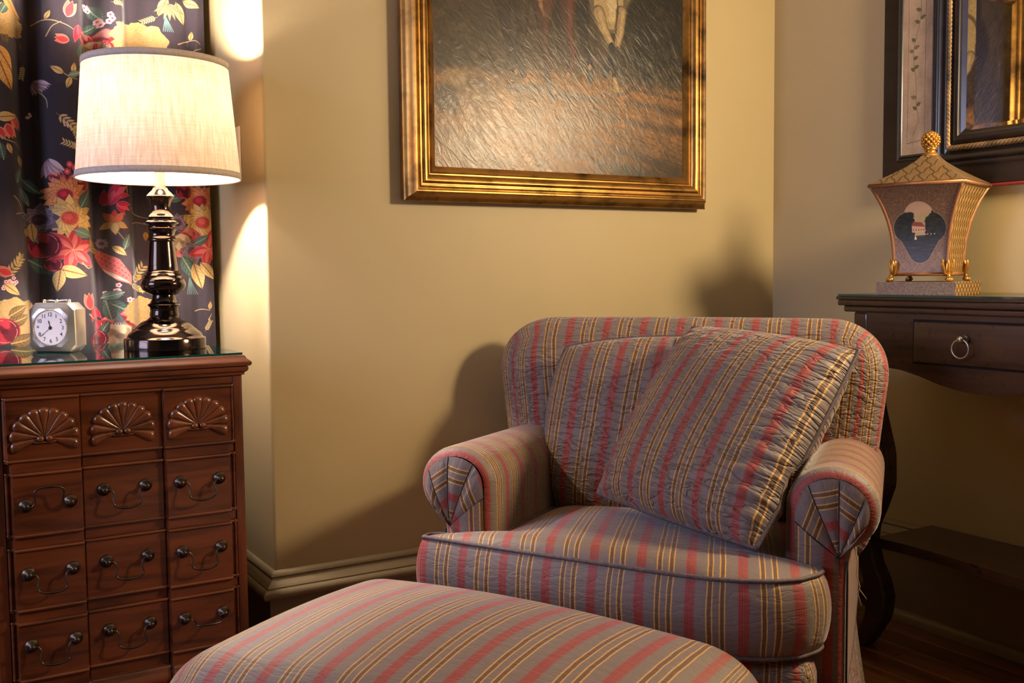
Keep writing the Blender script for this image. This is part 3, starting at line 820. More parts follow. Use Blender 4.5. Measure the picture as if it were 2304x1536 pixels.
# ================================================================== TABLE LAMP
lamp = thing('table_lamp', 'lit table lamp with oatmeal drum shade and dark turned metal base', 'lamp', (.498, 2.302, GZ))
S_ = .348/(1350/3.745); ZB = 1472
raw = [(1472, 326), (1470, 331), (1384, 331), (1376, 327), (1372, 312), (1352, 300), (1338, 292), (1318, 268), (1300, 254), (1296, 240), (1288, 236), (1262, 208), (1240, 182), (1228, 150), (1214, 130), (1200, 116), (1180, 118), (1150, 112), (1120, 114), (1108, 128), (1102, 133), (1094, 130), (1086, 116), (1060, 100), (1030, 92), (1018, 90), (1012, 104), (998, 132), (975, 166), (950, 180), (925, 183), (905, 178), (892, 170), (885, 172), (876, 164), (858, 154), (852, 157), (842, 146), (832, 138), (826, 140), (816, 128), (806, 124), (760, 119), (680, 112), (600, 105), (572, 103), (566, 115), (556, 118), (548, 114), (534, 112), (528, 106), (500, 106), (486, 110), (474, 119), (464, 121), (456, 112), (436, 112), (428, 120), (418, 140), (410, 142), (402, 138), (392, 116), (384, 104), (372, 104), (364, 112), (356, 108), (342, 94), (330, 86), (296, 79), (262, 80), (230, 90), (210, 106), (200, 113), (190, 114), (182, 108), (160, 88), (140, 66), (126, 58), (118, 56), (116, 40)]
prof = [(0, 0.0)]+[(w_/3.745*S_, (ZB-y)/3.745*S_) for y, w_ in raw]
zt = prof[-1][1]
MB().lathe(prof, 64).build('base', M_LAMPMETAL, lamp, auto=50)
m = MB().lathe([(.0115, zt-.004), (.0105, zt+.05), (.0105, zt+.058), (.016, zt+.06), (.016, zt+.155), (.010, zt+.16)], 24)
m.build('stem', M_SILVER, lamp)
ZS0, ZS1, RS0, RS1 = 1.158-GZ, 1.407-GZ, .170, .149
def shade_mat():
    t = NT('oatmeal_linen')
    v = t.coords('Object', (60, 60, 4)); n = t.noise(v, 3.0, 4, 0.6); n2 = t.noise(t.coords('Object', (10, 10, 500)), 1.0, 2)
    f = t.math('ADD', t.math('MULTIPLY', n, .7), t.math('MULTIPLY', n2, .3))
    c = t.ramp(f, [(0.32, lin((200, 166, 134))), (0.68, lin((236, 210, 184)))])
    d = t.add('ShaderNodeBsdfDiffuse'); tr = t.add('ShaderNodeBsdfTranslucent'); ad = t.add('ShaderNodeMixShader')
    ad.inputs[0].default_value = 0.019
    t.link(c, d.inputs[0]); t.link(c, tr.inputs[0]); t.link(d.outputs[0], ad.inputs[1]); t.link(tr.outputs[0], ad.inputs[2])
    t.link(ad.outputs[0], t.out.inputs[0]); return t.m
M_SHADE = shade_mat()
M_BAND = plain('shade_trim', (176, 160, 146), .8, noise_scale=200, var=.15)
sh = MB().lathe([(RS0+(RS1-RS0)*t, ZS0+(ZS1-ZS0)*t) for t in np.linspace(0, 1, 12)], 96).build('shade', M_SHADE, lamp, recalc=False)
for za, name in ((ZS0, 'trim'), (ZS1-.013, 'trim')):
    def rz(z): return RS0+(RS1-RS0)*(z-ZS0)/(ZS1-ZS0)
    zb = za+.013
    MB().lathe([(rz(za)-.001, za-.001), (rz(za)+.0016, za-.001), (rz(zb)+.0016, zb), (rz(zb)-.0012, zb), (rz(za)-.001, za-.001)], 96).build(name, M_BAND, sh)
hp = MB()
for a in np.linspace(0, 2*PI, 3, endpoint=False):
    hp.tube([(.012*math.cos(a), .012*math.sin(a), ZS1-.04), ((RS1-.002)*math.cos(a), (RS1-.002)*math.sin(a), ZS1-.008)], .0014, 6)
hp.lathe([(.013, ZS1-.042), (.013, ZS1-.038), (.006, ZS1-.036)], 16)
hp.tube([(.0, .02, zt+.06), (0, .045, zt+.09), (0, .05, zt+.14), (0, .03, ZS1-.06), (0, .0, ZS1-.04)], .0016, 6)
hp.tube([(.0, -.02, zt+.06), (0, -.045, zt+.09), (0, -.05, zt+.14), (0, -.03, ZS1-.06), (0, .0, ZS1-.04)], .0016, 6)
hp.build('harp', M_SILVER, lamp)
LAMP_GLOW = 2900.0
ZBULB = .040
tb = NT('lit_bulb'); tb.set(Emission_Color=(1, .86, .75, 1), Emission_Strength=LAMP_GLOW); tb.base((1, .9, .8))
bulb = MB().lathe([*[(r_, z_+zt+ZBULB) for r_, z_ in ((.001, .165), (.012, .164), (.024, .155), (.029, .140), (.027, .125), (.018, .112), (.012, .104))]], 24).build('bulb', tb.m, lamp)

# ================================================================== ALARM CLOCK
clock = thing('alarm_clock', 'small square silver alarm clock with cut corners and beaded round dial', 'clock', (.290, 2.358, GZ), math.radians(-38+0.0))
W_, H_, D_ = .0525, .0525, .022
def octo(w, h, c): return [(-w+c, -h), (w-c, -h), (w, -h+c), (w, h-c), (w-c, h), (-w+c, h), (-w, h-c), (-w, -h+c)]
def oring(w, h, c, y): return [(x, y, z+H_) for x, z in octo(w, h, c)]
m = MB()
rings = [(.049, .050, .013, D_), (W_, H_-.0004, .014, D_-.003), (W_, H_-.0004, .014, -D_+.006), (W_-.001, H_-.0012, .0137, -D_+.003), (.0495, .0497, .0133, -D_), (.044, .044, .014, -D_-.004), (.0405, .0405, .0165, -D_-.0065)]
G = np.array([oring(*r) for r in rings])
m.grid(G, wv=True, smooth=False); m.faces([tuple(range(8))], m.addv(G[0]), smooth=False)
# from the octagonal face up to the round bezel
th = np.linspace(0, 2*PI, 48, endpoint=False)
def oct_r(t, w, c):
    best = 9
    for nx, nz, dd in [(1,0,w),(-1,0,w),(0,1,w),(0,-1,w)]+[(sx*.7071, sz*.7071, (2*w-c)*.7071) for sx in (1,-1) for sz in (1,-1)]:
        q = nx*math.cos(t)+nz*math.sin(t)
        if q > 1e-6: best = min(best, dd/q)
    return best
F1 = [[(oct_r(t, .0405, .0165)*math.cos(t), -D_-.0065, oct_r(t, .0405, .0165)*math.sin(t)+H_) for t in th], [(.0385*math.cos(t), -D_-.008, .0385*math.sin(t)+H_) for t in th], [(.0365*math.cos(t), -D_-.005, .0365*math.sin(t)+H_) for t in th]]
m.grid(np.array(F1), wv=True)
m.build('case', M_SILVER, clock, auto=25)
dm = plain('dial_face', (222, 208, 204), .45, noise_scale=300, var=.04)
m = MB(); k = m.addv([(0, -D_-.0062, H_)]+[(.0368*math.cos(t), -D_-.0062, .0368*math.sin(t)+H_) for t in th])
m.faces([(0, 1+(i+1) % 48, 1+i) for i in range(48)], k, smooth=False); dial = m.build('dial', dm, clock)
m = MB()
for i in range(64):
    t = 2*PI*i/64; m.sphere((.0375*math.cos(t), -D_-.0078, .0375*math.sin(t)+H_), .00155, 6)
m.build('beaded_bezel', M_SILVER, clock)
M_INK = plain('black_ink', (22, 20, 24), .6)
for hnum in range(1, 13):
    cu = bpy.data.curves.new('numeral', 'FONT'); cu.body = str(hnum); cu.size = .0115; cu.align_x = 'CENTER'; cu.align_y = 'CENTER'; cu.offset = .00012; cu.space_character = .9
    cu.materials.append(M_INK)
    tmp = bpy.data.objects.new('numeral', cu); COL.objects.link(tmp)
    bpy.context.view_layer.update()
    me = bpy.data.meshes.new_from_object(tmp.evaluated_get(bpy.context.evaluated_depsgraph_get())); me.name = 'numeral'
    bpy.data.objects.remove(tmp); bpy.data.curves.remove(cu)
    o = bpy.data.objects.new('numeral', me); COL.objects.link(o); o.parent = dial
    a = PI/2-2*PI*hnum/12
    o.location = (.0278*math.cos(a), -D_-.00655, .0278*math.sin(a)+H_); o.rotation_euler = (PI/2, 0, 0)
def hand(name, L, wd, ang):
    d = np.array([math.cos(ang), math.sin(ang)]); n = np.array([-d[1], d[0]])
    pts = [-d*.004-n*wd*.6, d*L*.55-n*wd*.35, d*L*.7-n*wd*.9, d*L, d*L*.7+n*wd*.9, d*L*.55+n*wd*.35, -d*.004+n*wd*.6]
    MB().prism([(p[0], p[1]+H_) for p in pts], 1, -D_-.0075, -D_-.0070).build(name, M_INK, dial)
hand('hour_hand', .0165, .0015, PI/2-2*PI*(11.63/12)); hand('minute_hand', .031, .0009, PI/2-2*PI*(38.3/60))
MB().lathe([(0, .002), (.003, .0018), (.0038, .0)], 16).xf(lambda V: np.stack([V[:, 0], -D_-.0066-V[:, 2], V[:, 1]+H_], 1)).build('hub', M_INK, dial)
m = MB(); m.tube([(-.028, 0, 2*H_+.003), (-.014, 0, 2*H_+.0045), (0, 0, 2*H_+.003), (.014, 0, 2*H_+.0045), (.028, 0, 2*H_+.003)], .0022, 8)
for x in (-.028, 0, .028): m.lathe([(.0035, 2*H_-.001), (.0035, 2*H_+.0055), (.002, 2*H_+.0065), (0, 2*H_+.0065)], 12, (x, 0, 0))
m.build('button', M_SILVER, clock)

# light switch on the pier, half behind the shade
sw = thing('light_switch', 'white light switch plate on the pier behind the lampshade', 'switch', (XP, 2.486, 1.245))
MW = plain('white_plastic', (236, 228, 214), .35)
MB().bevbox((-.006, -.036, -.060), (0, .036, .060), .003).build('plate', MW, sw)
MB().bevbox((-.012, -.005, -.010), (-.004, .005, .010), .001).build('toggle', MW, sw)

# ================================================================== PAINTING IN A GILT FRAME
PX0, PX1, PZ0, PZ1, PYF = 1.0519, 2.003, 1.1235, 1.96, 2.253
pic = thing('framed_painting', 'oil painting of horses on a track in a wide gilt frame', 'painting', ((PX0+PX1)/2, PYF, (PZ0+PZ1)/2))
po = np.array(pic.location)
FP = [(.004, -.022), (0, -.002), (0, .002), (.002, .005), (.007, .008), (.012, .014), (.0165, .022), (.0195, .0285), (.022, .0312), (.025, .0312), (.027, .0285), (.0285, .0235), (.0315, .0238), (.033, .0262), (.036, .0272), (.039, .0262), (.0395, .0215), (.042, .0212), (.0445, .0248), (.048, .0272), (.053, .0268), (.058, .0235), (.0625, .018), (.064, .0118), (.067, .0118), (.069, .0152), (.072, .0160), (.075, .0142), (.080, .0085), (.085, .0045), (.085, -.004)]
def mitred(name, mat, root, org, x0, x1, z0, z1, y, prof, parts='frame_side', plane='xz', auto=38):
    """four mitred lengths of moulding round a rectangle; profile = (inset, stand-out)"""
    def ring(i): return [(x0+i, z0+i), (x1-i, z0+i), (x1-i, z1-i), (x0+i, z1-i)]
    for k in range(4):
        G = []
        for i, d in prof:
            r = ring(i); a, b = r[k], r[(k+1) % 4]
            n = 14
            if plane == 'xz': G.append([(a[0]+(b[0]-a[0])*t, y-d, a[1]+(b[1]-a[1])*t) for t in np.linspace(0, 1, n)])
            else: G.append([(y-d, a[0]+(b[0]-a[0])*t, a[1]+(b[1]-a[1])*t) for t in np.linspace(0, 1, n)])
        m = MB().grid(np.array(G)); m.xf(lambda V: V-org)
        m.build(parts, mat, root, weld=False, auto=auto)
mitred('frame', M_GOLD, pic, po, PX0, PX1, PZ0, PZ1, PYF, FP)
def painting():
    cv = Canvas(1.125, 1.935, 1.195, 1.90, 1000, (92, 70, 42))
    h, w_ = cv.h, cv.w
    zz = np.linspace(1.195, 1.90, h)[:, None]; xx = np.linspace(1.125, 1.935, w_)[None]
    def sm(a, b, v): t = np.clip((v-a)/(b-a), 0, 1); return t*t*(3-2*t)
    hor = 1.435+.012*np.sin(xx*9)
    path = np.array((158, 116, 66))/255; far = np.array((88, 68, 42))/255; wood_ = np.array((34, 28, 15))/255; sky = np.array((100, 80, 52))/255
    A = np.ones((h, w_, 1))*path
    A = A*(1-sm(0, .05, zz-hor))[..., None]+far*sm(0, .05, zz-hor)[..., None]
    A = A+(sky-A)*(sm(1.5, 1.75, zz)*sm(1.5, 1.2, xx)*.6)[..., None]
    dk = sm(1.66, 1.78, xx+.25*(zz-1.55))*sm(.0, .08, zz-1.44)
    A = A+(wood_-A)*(dk*.92)[..., None]
    A = A+(np.array((70, 52, 32))/255-A)*(sm(1.24, 1.14, xx)*.6*sm(1.50, 1.40, zz)*0+sm(1.32, 1.20, zz)*sm(1.5, 1.9, xx)*.75)[..., None]
    cv.a[:] = A.astype(np.float32)
    cv.noise(26, .10); cv.noise(7, .07)
    for q in range(420):        # brushwork on the track
        x = 1.13+.80*rng.random(); z = 1.20+.22*rng.random()
        L = .02+.05*rng.random(); sl = -.28+.1*rng.standard_normal() if x > 1.5 else .1*rng.standard_normal()
        c = np.array((158, 120, 70))*(.55+.75*rng.random()) if x < 1.6 else np.array((128, 92, 48))*(.4+.8*rng.random())
        cv.stroke([(x, z), (x+L, z+L*sl)], .001+.0022*rng.random(), tuple(np.clip(c, 0, 255)), .35, soft=.002)
    for q in range(420):        # dark leaves on the right
        x = 1.70+.23*rng.random(); z = 1.45+.42*rng.random()
        c = np.array((62, 52, 24))*(.4+1.3*rng.random())
        cv.blob(x, z, .004+.01*rng.random(), .003+.006*rng.random(), tuple(c), .5, rot=3*rng.random(), soft=.6)
    for q in range(60):
        x = 1.80+.12*rng.random(); z = 1.44+.12*rng.random()
        cv.stroke([(x, z), (x+.012*rng.standard_normal(), z+.03*rng.random())], .0012, (128, 96, 44), .4, soft=.002)
    for x0, z0, x1, z1 in ((1.60, 1.30, 1.93, 1.22), (1.66, 1.36, 1.93, 1.335), (1.72, 1.41, 1.93, 1.385), (1.55, 1.26, 1.80, 1.20)):
        cv.stroke([(x0, z0), (x1, z1)], [.003, .014], (74, 52, 26), .6, soft=.012)
    for q in range(40):
        x = 1.62+.2*rng.random(); cv.stroke([(x, 1.205), (x+.01*rng.standard_normal(), 1.225+.02*rng.random())], .0014, (60, 62, 34), .6, soft=.002)
    # two sheep lying by the track
    for x, z, rx, rz_, c in ((1.215, 1.408, .042, .034, (138, 112, 74)), (1.198, 1.428, .030, .022, (170, 142, 98)), (1.262, 1.430, .026, .022, (150, 120, 82)), (1.268, 1.418, .018, .016, (112, 86, 60)), (1.240, 1.385, .034, .024, (156, 122, 80)), (1.17, 1.375, .03, .03, (84, 66, 42))):
        cv.blob(x, z, rx, rz_, c, .85, soft=.5, jit=.1)
        for q in range(16): cv.blob(x+rx*.7*(rng.random()*2-1), z+rz_*.6*(rng.random()*2-1), .006, .004, tuple(np.array(c)*(1.05+.2*rng.random())), .4, soft=.5)
    cv.stroke([(1.284, 1.434), (1.290, 1.428)], .004, (196, 150, 96), .8, soft=.003)
    # shadows of the horses on the track
    cv.blob(1.42, 1.418, .09, .012, (84, 62, 38), .6, soft=.6); cv.blob(1.57, 1.405, .07, .010, (88, 62, 36), .6, soft=.6)
    cv.stroke([(1.490, 1.400), (1.53, 1.418), (1.60, 1.405), (1.66, 1.425)], .004, (92, 64, 36), .6, soft=.004)
    cv.stroke([(1.686, 1.422), (1.715, 1.428), (1.74, 1.445), (1.92, 1.425)], [.003, .004, .006, .004], (84, 60, 34), .7, soft=.006)
    L = {
'dark1': [(1.324, 1.654, .0244), (1.337, 1.603, .0142), (1.343, 1.558, .0105), (1.353, 1.52, .0085), (1.361, 1.494, .0075), (1.367, 1.468, .0062), (1.369, 1.452, .0067)],
'dark2': [(1.383, 1.662, .0244), (1.39, 1.601, .0166), (1.391, 1.563, .0117), (1.379, 1.523, .009), (1.384, 1.485, .0072), (1.388, 1.462, .0066), (1.393, 1.452, .0076)],
'dark3': [(1.569, 1.686, .0222), (1.578, 1.603, .0156), (1.581, 1.556, .0098), (1.593, 1.525, .0076), (1.6, 1.493, .0067), (1.601, 1.457, .0089)],
'brown2': [(1.501, 1.669, .0244), (1.51, 1.6, .0133), (1.507, 1.552, .0089), (1.504, 1.508, .0062)],
'brown1': [(1.458, 1.672, .0444), (1.457, 1.609, .022), (1.455, 1.562, .0126), (1.461, 1.516, .0098), (1.466, 1.481, .0084), (1.468, 1.445, .0076), (1.477, 1.414, .0076), (1.484, 1.403, .0077)],
'brown3': [(1.53, 1.657, .0254), (1.532, 1.59, .0148), (1.539, 1.547, .0098), (1.546, 1.524, .0089), (1.541, 1.488, .0076), (1.533, 1.467, .008)],
'w0': [(1.659, 1.706, .0511), (1.662, 1.658, .0467), (1.667, 1.635, .0400)],
'w1': [(1.629, 1.633, .0156), (1.644, 1.595, .0124), (1.664, 1.564, .0098), (1.674, 1.549, .0089)],
'k1': [(1.674, 1.549, .0089), (1.671, 1.516, .0076), (1.656, 1.49, .0076), (1.651, 1.477, .0089)],
'w2': [(1.705, 1.643, .0138), (1.7, 1.589, .0106), (1.687, 1.546, .0089)],
'k2': [(1.687, 1.542, .0084), (1.684, 1.505, .0074), (1.681, 1.472, .0067)],
'hoof': [(1.681, 1.464, .0062), (1.686, 1.44, .0113)]}
    # bodies above the legs (mostly beyond the top of the view)
    for x, z, rx, rz_, c in ((1.35, 1.72, .085, .10, (62, 40, 26)), (1.50, 1.73, .10, .11, (92, 50, 28)), (1.662, 1.74, .085, .11, (192, 168, 122)), (1.36, 1.84, .05, .07, (56, 38, 26)), (1.51, 1.85, .05, .07, (88, 48, 28)), (1.67, 1.85, .05, .06, (186, 160, 114))):
        cv.blob(x, z, rx, rz_, c, 1, soft=.25, jit=.08)
    def limb(key, c, hi=None):
        P = L[key]; xy = [p[:2] for p in P]; wd = [p[2]*1.3 for p in P]
        cv.stroke(xy, wd, tuple(np.array(c)*.62), .95, soft=.003)
        cv.stroke([(x+.0012, z) for x, z in xy], [q*.8 for q in wd], c, .9, soft=.003)
        if hi: cv.stroke([(x+.25*q, z) for (x, z), q in zip(xy, wd)], [q*.28 for q in wd], hi, .55, soft=.003)
    limb('dark1', (70, 46, 32)); limb('dark2', (66, 42, 28), (104, 70, 46)); limb('dark3', (46, 30, 22))
    limb('brown2', (66, 38, 24)); limb('brown1', (88, 48, 28), (128, 76, 44)); limb('brown3', (98, 52, 30), (150, 88, 54))
    cv.stroke([(1.44, 1.69), (1.448, 1.63), (1.456, 1.605)], [.008, .006, .002], (190, 150, 92), .7, soft=.004)
    limb('w0', (198, 172, 124), (226, 204, 160)); limb('w1', (192, 164, 116), (222, 198, 150)); limb('w2', (186, 158, 112), (220, 196, 150))
    limb('k1', (48, 34, 26)); limb('k2', (42, 30, 24)); limb('hoof', (190, 160, 110), (220, 190, 140))
    cv.blob(1.672, 1.622, .010, .009, (224, 200, 150), .8, soft=.5)
    cv.stroke([(1.690, 1.70), (1.694, 1.64), (1.684, 1.60)], .0022, (70, 56, 40), .7, soft=.002)
    for x, z in ((1.371, 1.455), (1.531, 1.462), (1.601, 1.488), (1.487, 1.415)): cv.blob(x, z, .006, .008, (206, 174, 122), .9, soft=.4)
    cv.noise(3, .05)
    cv.a[:] = np.clip(cv.a, 0, 1)**1.25*np.array((.72, .73, .76), np.float32)
    return cv
pt, pim = canvas_mat('old_oil_paint', painting(), 0.5, Coat_Weight=0.36, Coat_Roughness=0.26, Specular_IOR_Level=0.2)
v1 = pt.coords('Object', (19, 19, 19), (0, math.radians(42), 0)); mpx = pt.add('ShaderNodeMapping'); mpx.inputs['Scale'].default_value = (3.2, 1, 1); pt.link(v1, mpx.inputs[0])
n1 = pt.noise(mpx.outputs[0], 1.0, 4, 0.6, dist=1.2)
wr = pt.bump(n1, 1.0, 0.0010); pt.normal(wr); pt.link(wr, pt.b.inputs['Coat Normal'])
m = MB(); q = .081
V = [(PX0+q, PYF-.0035, PZ0+q), (PX1-q, PYF-.0035, PZ0+q), (PX1-q, PYF-.0035, PZ1-q), (PX0+q, PYF-.0035, PZ1-q)]
k = m.addv(np.array(V)-po); m.faces([(0, 1, 2, 3)], k, uv=[((p[0]-1.125)/.81, (p[2]-1.195)/.705) for p in V], smooth=False)
m.build('canvas', pt.m, pic, recalc=False)
MB().box(tuple(np.array((PX0+.012, PYF, PZ0+.012))-po), tuple(np.array((PX1-.012, PYF+.026, PZ1-.012))-po)).build('shadow_backing', plain('shadow_backing_board', (70, 56, 40), .9), pic)  # unseen box added behind the frame so the painting casts its shadow

# ================================================================== MIRROR WITH PAINTED PANELS
MY0, MY1, MZ0, MZ1, MX = .534, 1.866, 1.146, 2.25, XR
mir = thing('wall_mirror', 'wide black framed mirror with cream painted side panel and gilt rope border', 'mirror', (XR, (MY0+MY1)/2, MZ0))
mo = np.array(mir.location)
def put(m): return m.xf(lambda V: V-mo)
put(MB().bevbox((XR-.017, MY0, MZ0+.006), (XR-.001, MY1, MZ1), .003)).build('frame_board', M_BLACKWOOD, mir)
put(MB().bevbox((XR-.0165, MY0+.001, MZ0), (XR-.001, MY1-.001, MZ0+.0062), .001)).build('bottom_edge', M_RED, mir)
# black moulding, rope, black liner round the glass
BY0, BY1, BZ0, BZ1 = MY0+.155, MY1-.158, MZ0+.054, MZ1-.055
mitred('m', M_BLACKWOOD, mir, mo, BY0, BY1, BZ0, BZ1, XR-.016, [(0, 0), (0, .004), (.004, .007), (.010, .008), (.014, .006), (.016, .010), (.020, .013), (.026, .012), (.030, .008), (.034, .005), (.036, .004), (.056, .004), (.058, .006), (.064, .010), (.070, .012), (.076, .011), (.079, .007), (.082, .006), (.094, .003), (.096, -.001)], 'inner_molding', 'yz')
ri = .047
def rope(m, A, B, r=.0075, n=10):
    A, B = np.array(A), np.array(B); Ld = np.linalg.norm(B-A); T = (B-A)/Ld
    N = int(Ld/.0022); nx = np.array([-1.0, 0, 0]); b = np.cross(T, nx)
    G = np.zeros((N, n*2, 3))
    for i in range(N):
        s_ = Ld*i/(N-1)
        for j in range(n*2):
            a = 2*PI*j/(n*2)
            rr = r*(.78+.26*abs(math.cos(1.5*(a+s_*2*PI/.032))))
            G[i, j] = A+T*s_+rr*(math.cos(a)*nx+math.sin(a)*b)
    m.grid(G, wv=True)
RXp = XR-.0225
cs = [(RXp, BY1-ri, BZ0+ri), (RXp, BY0+ri, BZ0+ri), (RXp, BY0+ri, BZ1-ri), (RXp, BY1-ri, BZ1-ri)]
for k in range(4):
    m = MB(); rope(m, cs[k], cs[(k+1) % 4]); put(m).build('rope_border', M_ROPE, mir)
gi = .094
GY0, GY1, GZ0_, GZ1_ = BY0+gi, BY1-gi, BZ0+gi-.022, BZ1-gi
tm = NT('mirror_silver'); tm.base((.86, .86, .86)); tm.set(Metallic=1.0, Roughness=.015)
bv = .024
def gy(y, z, x=0): return (XR-.0195-x, y, z)
m = MB()
o_ = [(GY0, GZ0_), (GY1, GZ0_), (GY1, GZ1_), (GY0, GZ1_)]; i_ = [(GY0+bv, GZ0_+bv), (GY1-bv, GZ0_+bv), (GY1-bv, GZ1_-bv), (GY0+bv, GZ1_-bv)]
k = m.addv([gy(*p, .002) for p in i_]); m.faces([(0, 1, 2, 3)], k, smooth=False)
put(m).build('mirror_glass', tm.m, mir)
m = MB()
for k in range(4):
    b = m.addv([gy(*o_[k]), gy(*o_[(k+1) % 4]), gy(*i_[(k+1) % 4], .002), gy(*i_[k], .002)]); m.faces([(0, 1, 2, 3)], b, smooth=False)
put(m).build('bevel', tm.m, mir, weld=False)
# painted side panels
def vine():
    cv = Canvas(-.05, .05, 0, .72, 2600, (164, 140, 116))
    cv.noise(60, .05); cv.noise(8, .03)
    for x in (-.0305, .026):
        P = [(x+.0005*rng.standard_normal(), z) for z in np.linspace(.03, .69, 30)]
        cv.stroke(P, .0006, (84, 62, 46), .8)
    cv.stroke([(-.0305, .03), (.026, .036)], .0007, (60, 44, 34), .8)
    zs = np.linspace(.085, .69, 60); xs = [.0+.011*math.sin(z*17+.8)+.004*math.sin(z*41) for z in zs]
    cv.stroke(list(zip(xs, zs)), .0007, (92, 84, 56))
    cv.stroke([(xs[0], zs[0]), (-.012, .05)], .0006, (96, 84, 60))
    for z, sd in ((.115, -1), (.125, 1), (.145, -1), (.215, -1), (.222, 1), (.245, 1), (.265, -1), (.272, 1), (.29, -1), (.335, -1), (.345, 1), (.365, -1), (.415, 1), (.44, -1), (.45, 1), (.50, -1), (.51, 1), (.57, -1), (.58, 1), (.62, -1), (.66, 1)):
        x = np.interp(z, zs, xs); a = PI/2-sd*(.9+.5*rng.random()) if sd > 0 else PI/2+.9+.5*rng.random()
        c = (88, 86, 50) if rng.random() < .6 else (120, 100, 62)
        cv.petal(x, z, .014+.005*rng.random(), .009, a, c, (60, 58, 36))
    for q in range(7):
        z = .05+.6*rng.random(); cv.stroke([(.026, z), (.028+.002*rng.standard_normal(), z+.03)], .0004, (90, 66, 48), .7)
    return cv
vt, vim = canvas_mat('painted_cream_panel', vine(), .5)
for y0, y1 in ((MY1-.153, MY1-.062), (MY0+.062, MY0+.153)):
    pz0, pz1 = MZ0+.098, MZ1-.10
    m = MB(); b = m.addv([(XR-.0185, y1, pz0), (XR-.0185, y0, pz0), (XR-.0185, y0, pz1), (XR-.0185, y1, pz1)])
    m.faces([(0, 1, 2, 3)], b, uv=[(0, 0), (1, 0), (1, (pz1-pz0)/.72), (0, (pz1-pz0)/.72)], smooth=False)
    put(m).build('painted_panel', vt.m, mir, recalc=False)['label'] = 'cream panel painted with a trailing vine'
    mitred('p', M_BLACKWOOD, mir, mo, y0-.016, y1+.016, pz0-.016, pz1+.016, XR-.0165, [(0, -.001), (.002, .003), (.006, .0045), (.009, .003), (.0105, .0055), (.013, .006), (.0155, .0045), (.017, .001)], 'panel_molding', 'yz')

# ================================================================== CONSOLE TABLE
KY0, KY1, KXF, KXB = .645, 1.755, 2.035, 2.298
con = thing('console_table', 'dark walnut console table with ring pull drawer and curved legs against the right wall', 'table', (2.16, 1.2, 0))
co = np.array([2.16, 1.2, 0])
def kx(m): return m.xf(lambda V: V-co)
kx(MB().bevbox((KXF-.016, KY0-.028, .858), (KXB+.002, KY1+.022, .8725), .004)).build('top', M_CONS, con)
kx(MB().bevbox((KXF-.008, KY0-.016, .8425), (KXB+.002, KY1+.010, .858), .005)).build('top_molding', M_CONS, con)
kx(MB().bevbox((KXF-.012, KY0-.034, .8725), (KXB+.002, KY1+.030, .8805), .002)).build('top_lip', M_CONS, con)
o = sheet('glass_top', (KXF-.016, KY0-.026, .8807), (KXB+.002, KY1+.020, .8860), 'thin sheet of clear glass lying on the dark console table')
half = [(1.735, .712), (1.66, .712), (1.60, .707), (1.55, .696), (1.50, .682), (1.45, .672), (1.40, .668), (1.34, .672), (1.28, .684), (1.2, .69)]
low = half+[(2.4-y, z) for y, z in half[::-1][1:]]
kx(MB().prism([(1.735, .843)]+low+[(.665, .843)], 0, KXF+.006, KXF+.026)).build('apron', M_CONS, con)
for y0, y1 in ((KY1-.03, KY1-.012), (KY0+.012, KY0+.03)):
    kx(MB().box((KXF+.03, y0, .71), (KXB-.02, y1, .843))).build('side_apron', M_CONS, con)
kx(MB().box((KXB-.012, KY0+.03, .71), (KXB, KY1-.03, .843))).build('back_apron', M_CONS, con)
# drawer, with the shade of a gap put in as near-black strips round it
dr = kx(MB().bevbox((KXF+.001, .836, .729), (KXF+.024, 1.564, .825), .003)).build('drawer', M_CONS, con)
dk = plain('gap_shade', (8, 5, 4), .9)
m = MB()
for a, b in (((1.5645, .7245), (1.5685, .8295)), ((.8315, .7245), (.8355, .8295)), ((.8355, .7245), (1.5645, .7285)), ((.8355, .8255), (1.5645, .8295))):
    m.box((KXF+.0052, a[0], a[1]), (KXF+.0062, b[0], b[1]))
kx(m).build('drawer_gap_shade', dk, con)
for y in (1.428, .972):
    m = MB(); k = MB().lathe([(.0, .0), (.0105, .0), (.011, .003), (.008, .006), (.006, .010), (.0075, .014), (.008, .019), (.005, .023), (0, .0235)], 18)
    V = np.concatenate(k.v); b = m.addv(np.stack([KXF-V[:, 2], y+V[:, 0], .790+V[:, 1]], 1)); m.faces(k.f, b)
    m.tube([(KXF-.017, y+.021*math.sin(t), .7685+.021*math.cos(t)) for t in np.linspace(0, 2*PI, 32, endpoint=False)], .0021, 8, closed=True)
    kx(m).build('ring_pull', M_SILVER, dr)
def cab(y_of, w_of, zz): return [(y_of(z)+w_of(z), z) for z in zz]+[(y_of(z)-w_of(z), z) for z in zz[::-1]]
cz = [.0, .03, .09, .14, .175, .22, .27, .31, .36, .42, .50, .60, .70, .843]; cy = [1.717, 1.702, 1.672, 1.668, 1.676, 1.70, 1.714, 1.712, 1.692, 1.672, 1.674, 1.700, 1.717, 1.722]
cw = [.014, .023, .028, .030, .030, .028, .027, .028, .031, .033, .033, .030, .025, .022]
zz = np.linspace(0.004, .843, 44)
def smooth_i(z, a): return np.interp(z, cz, a)
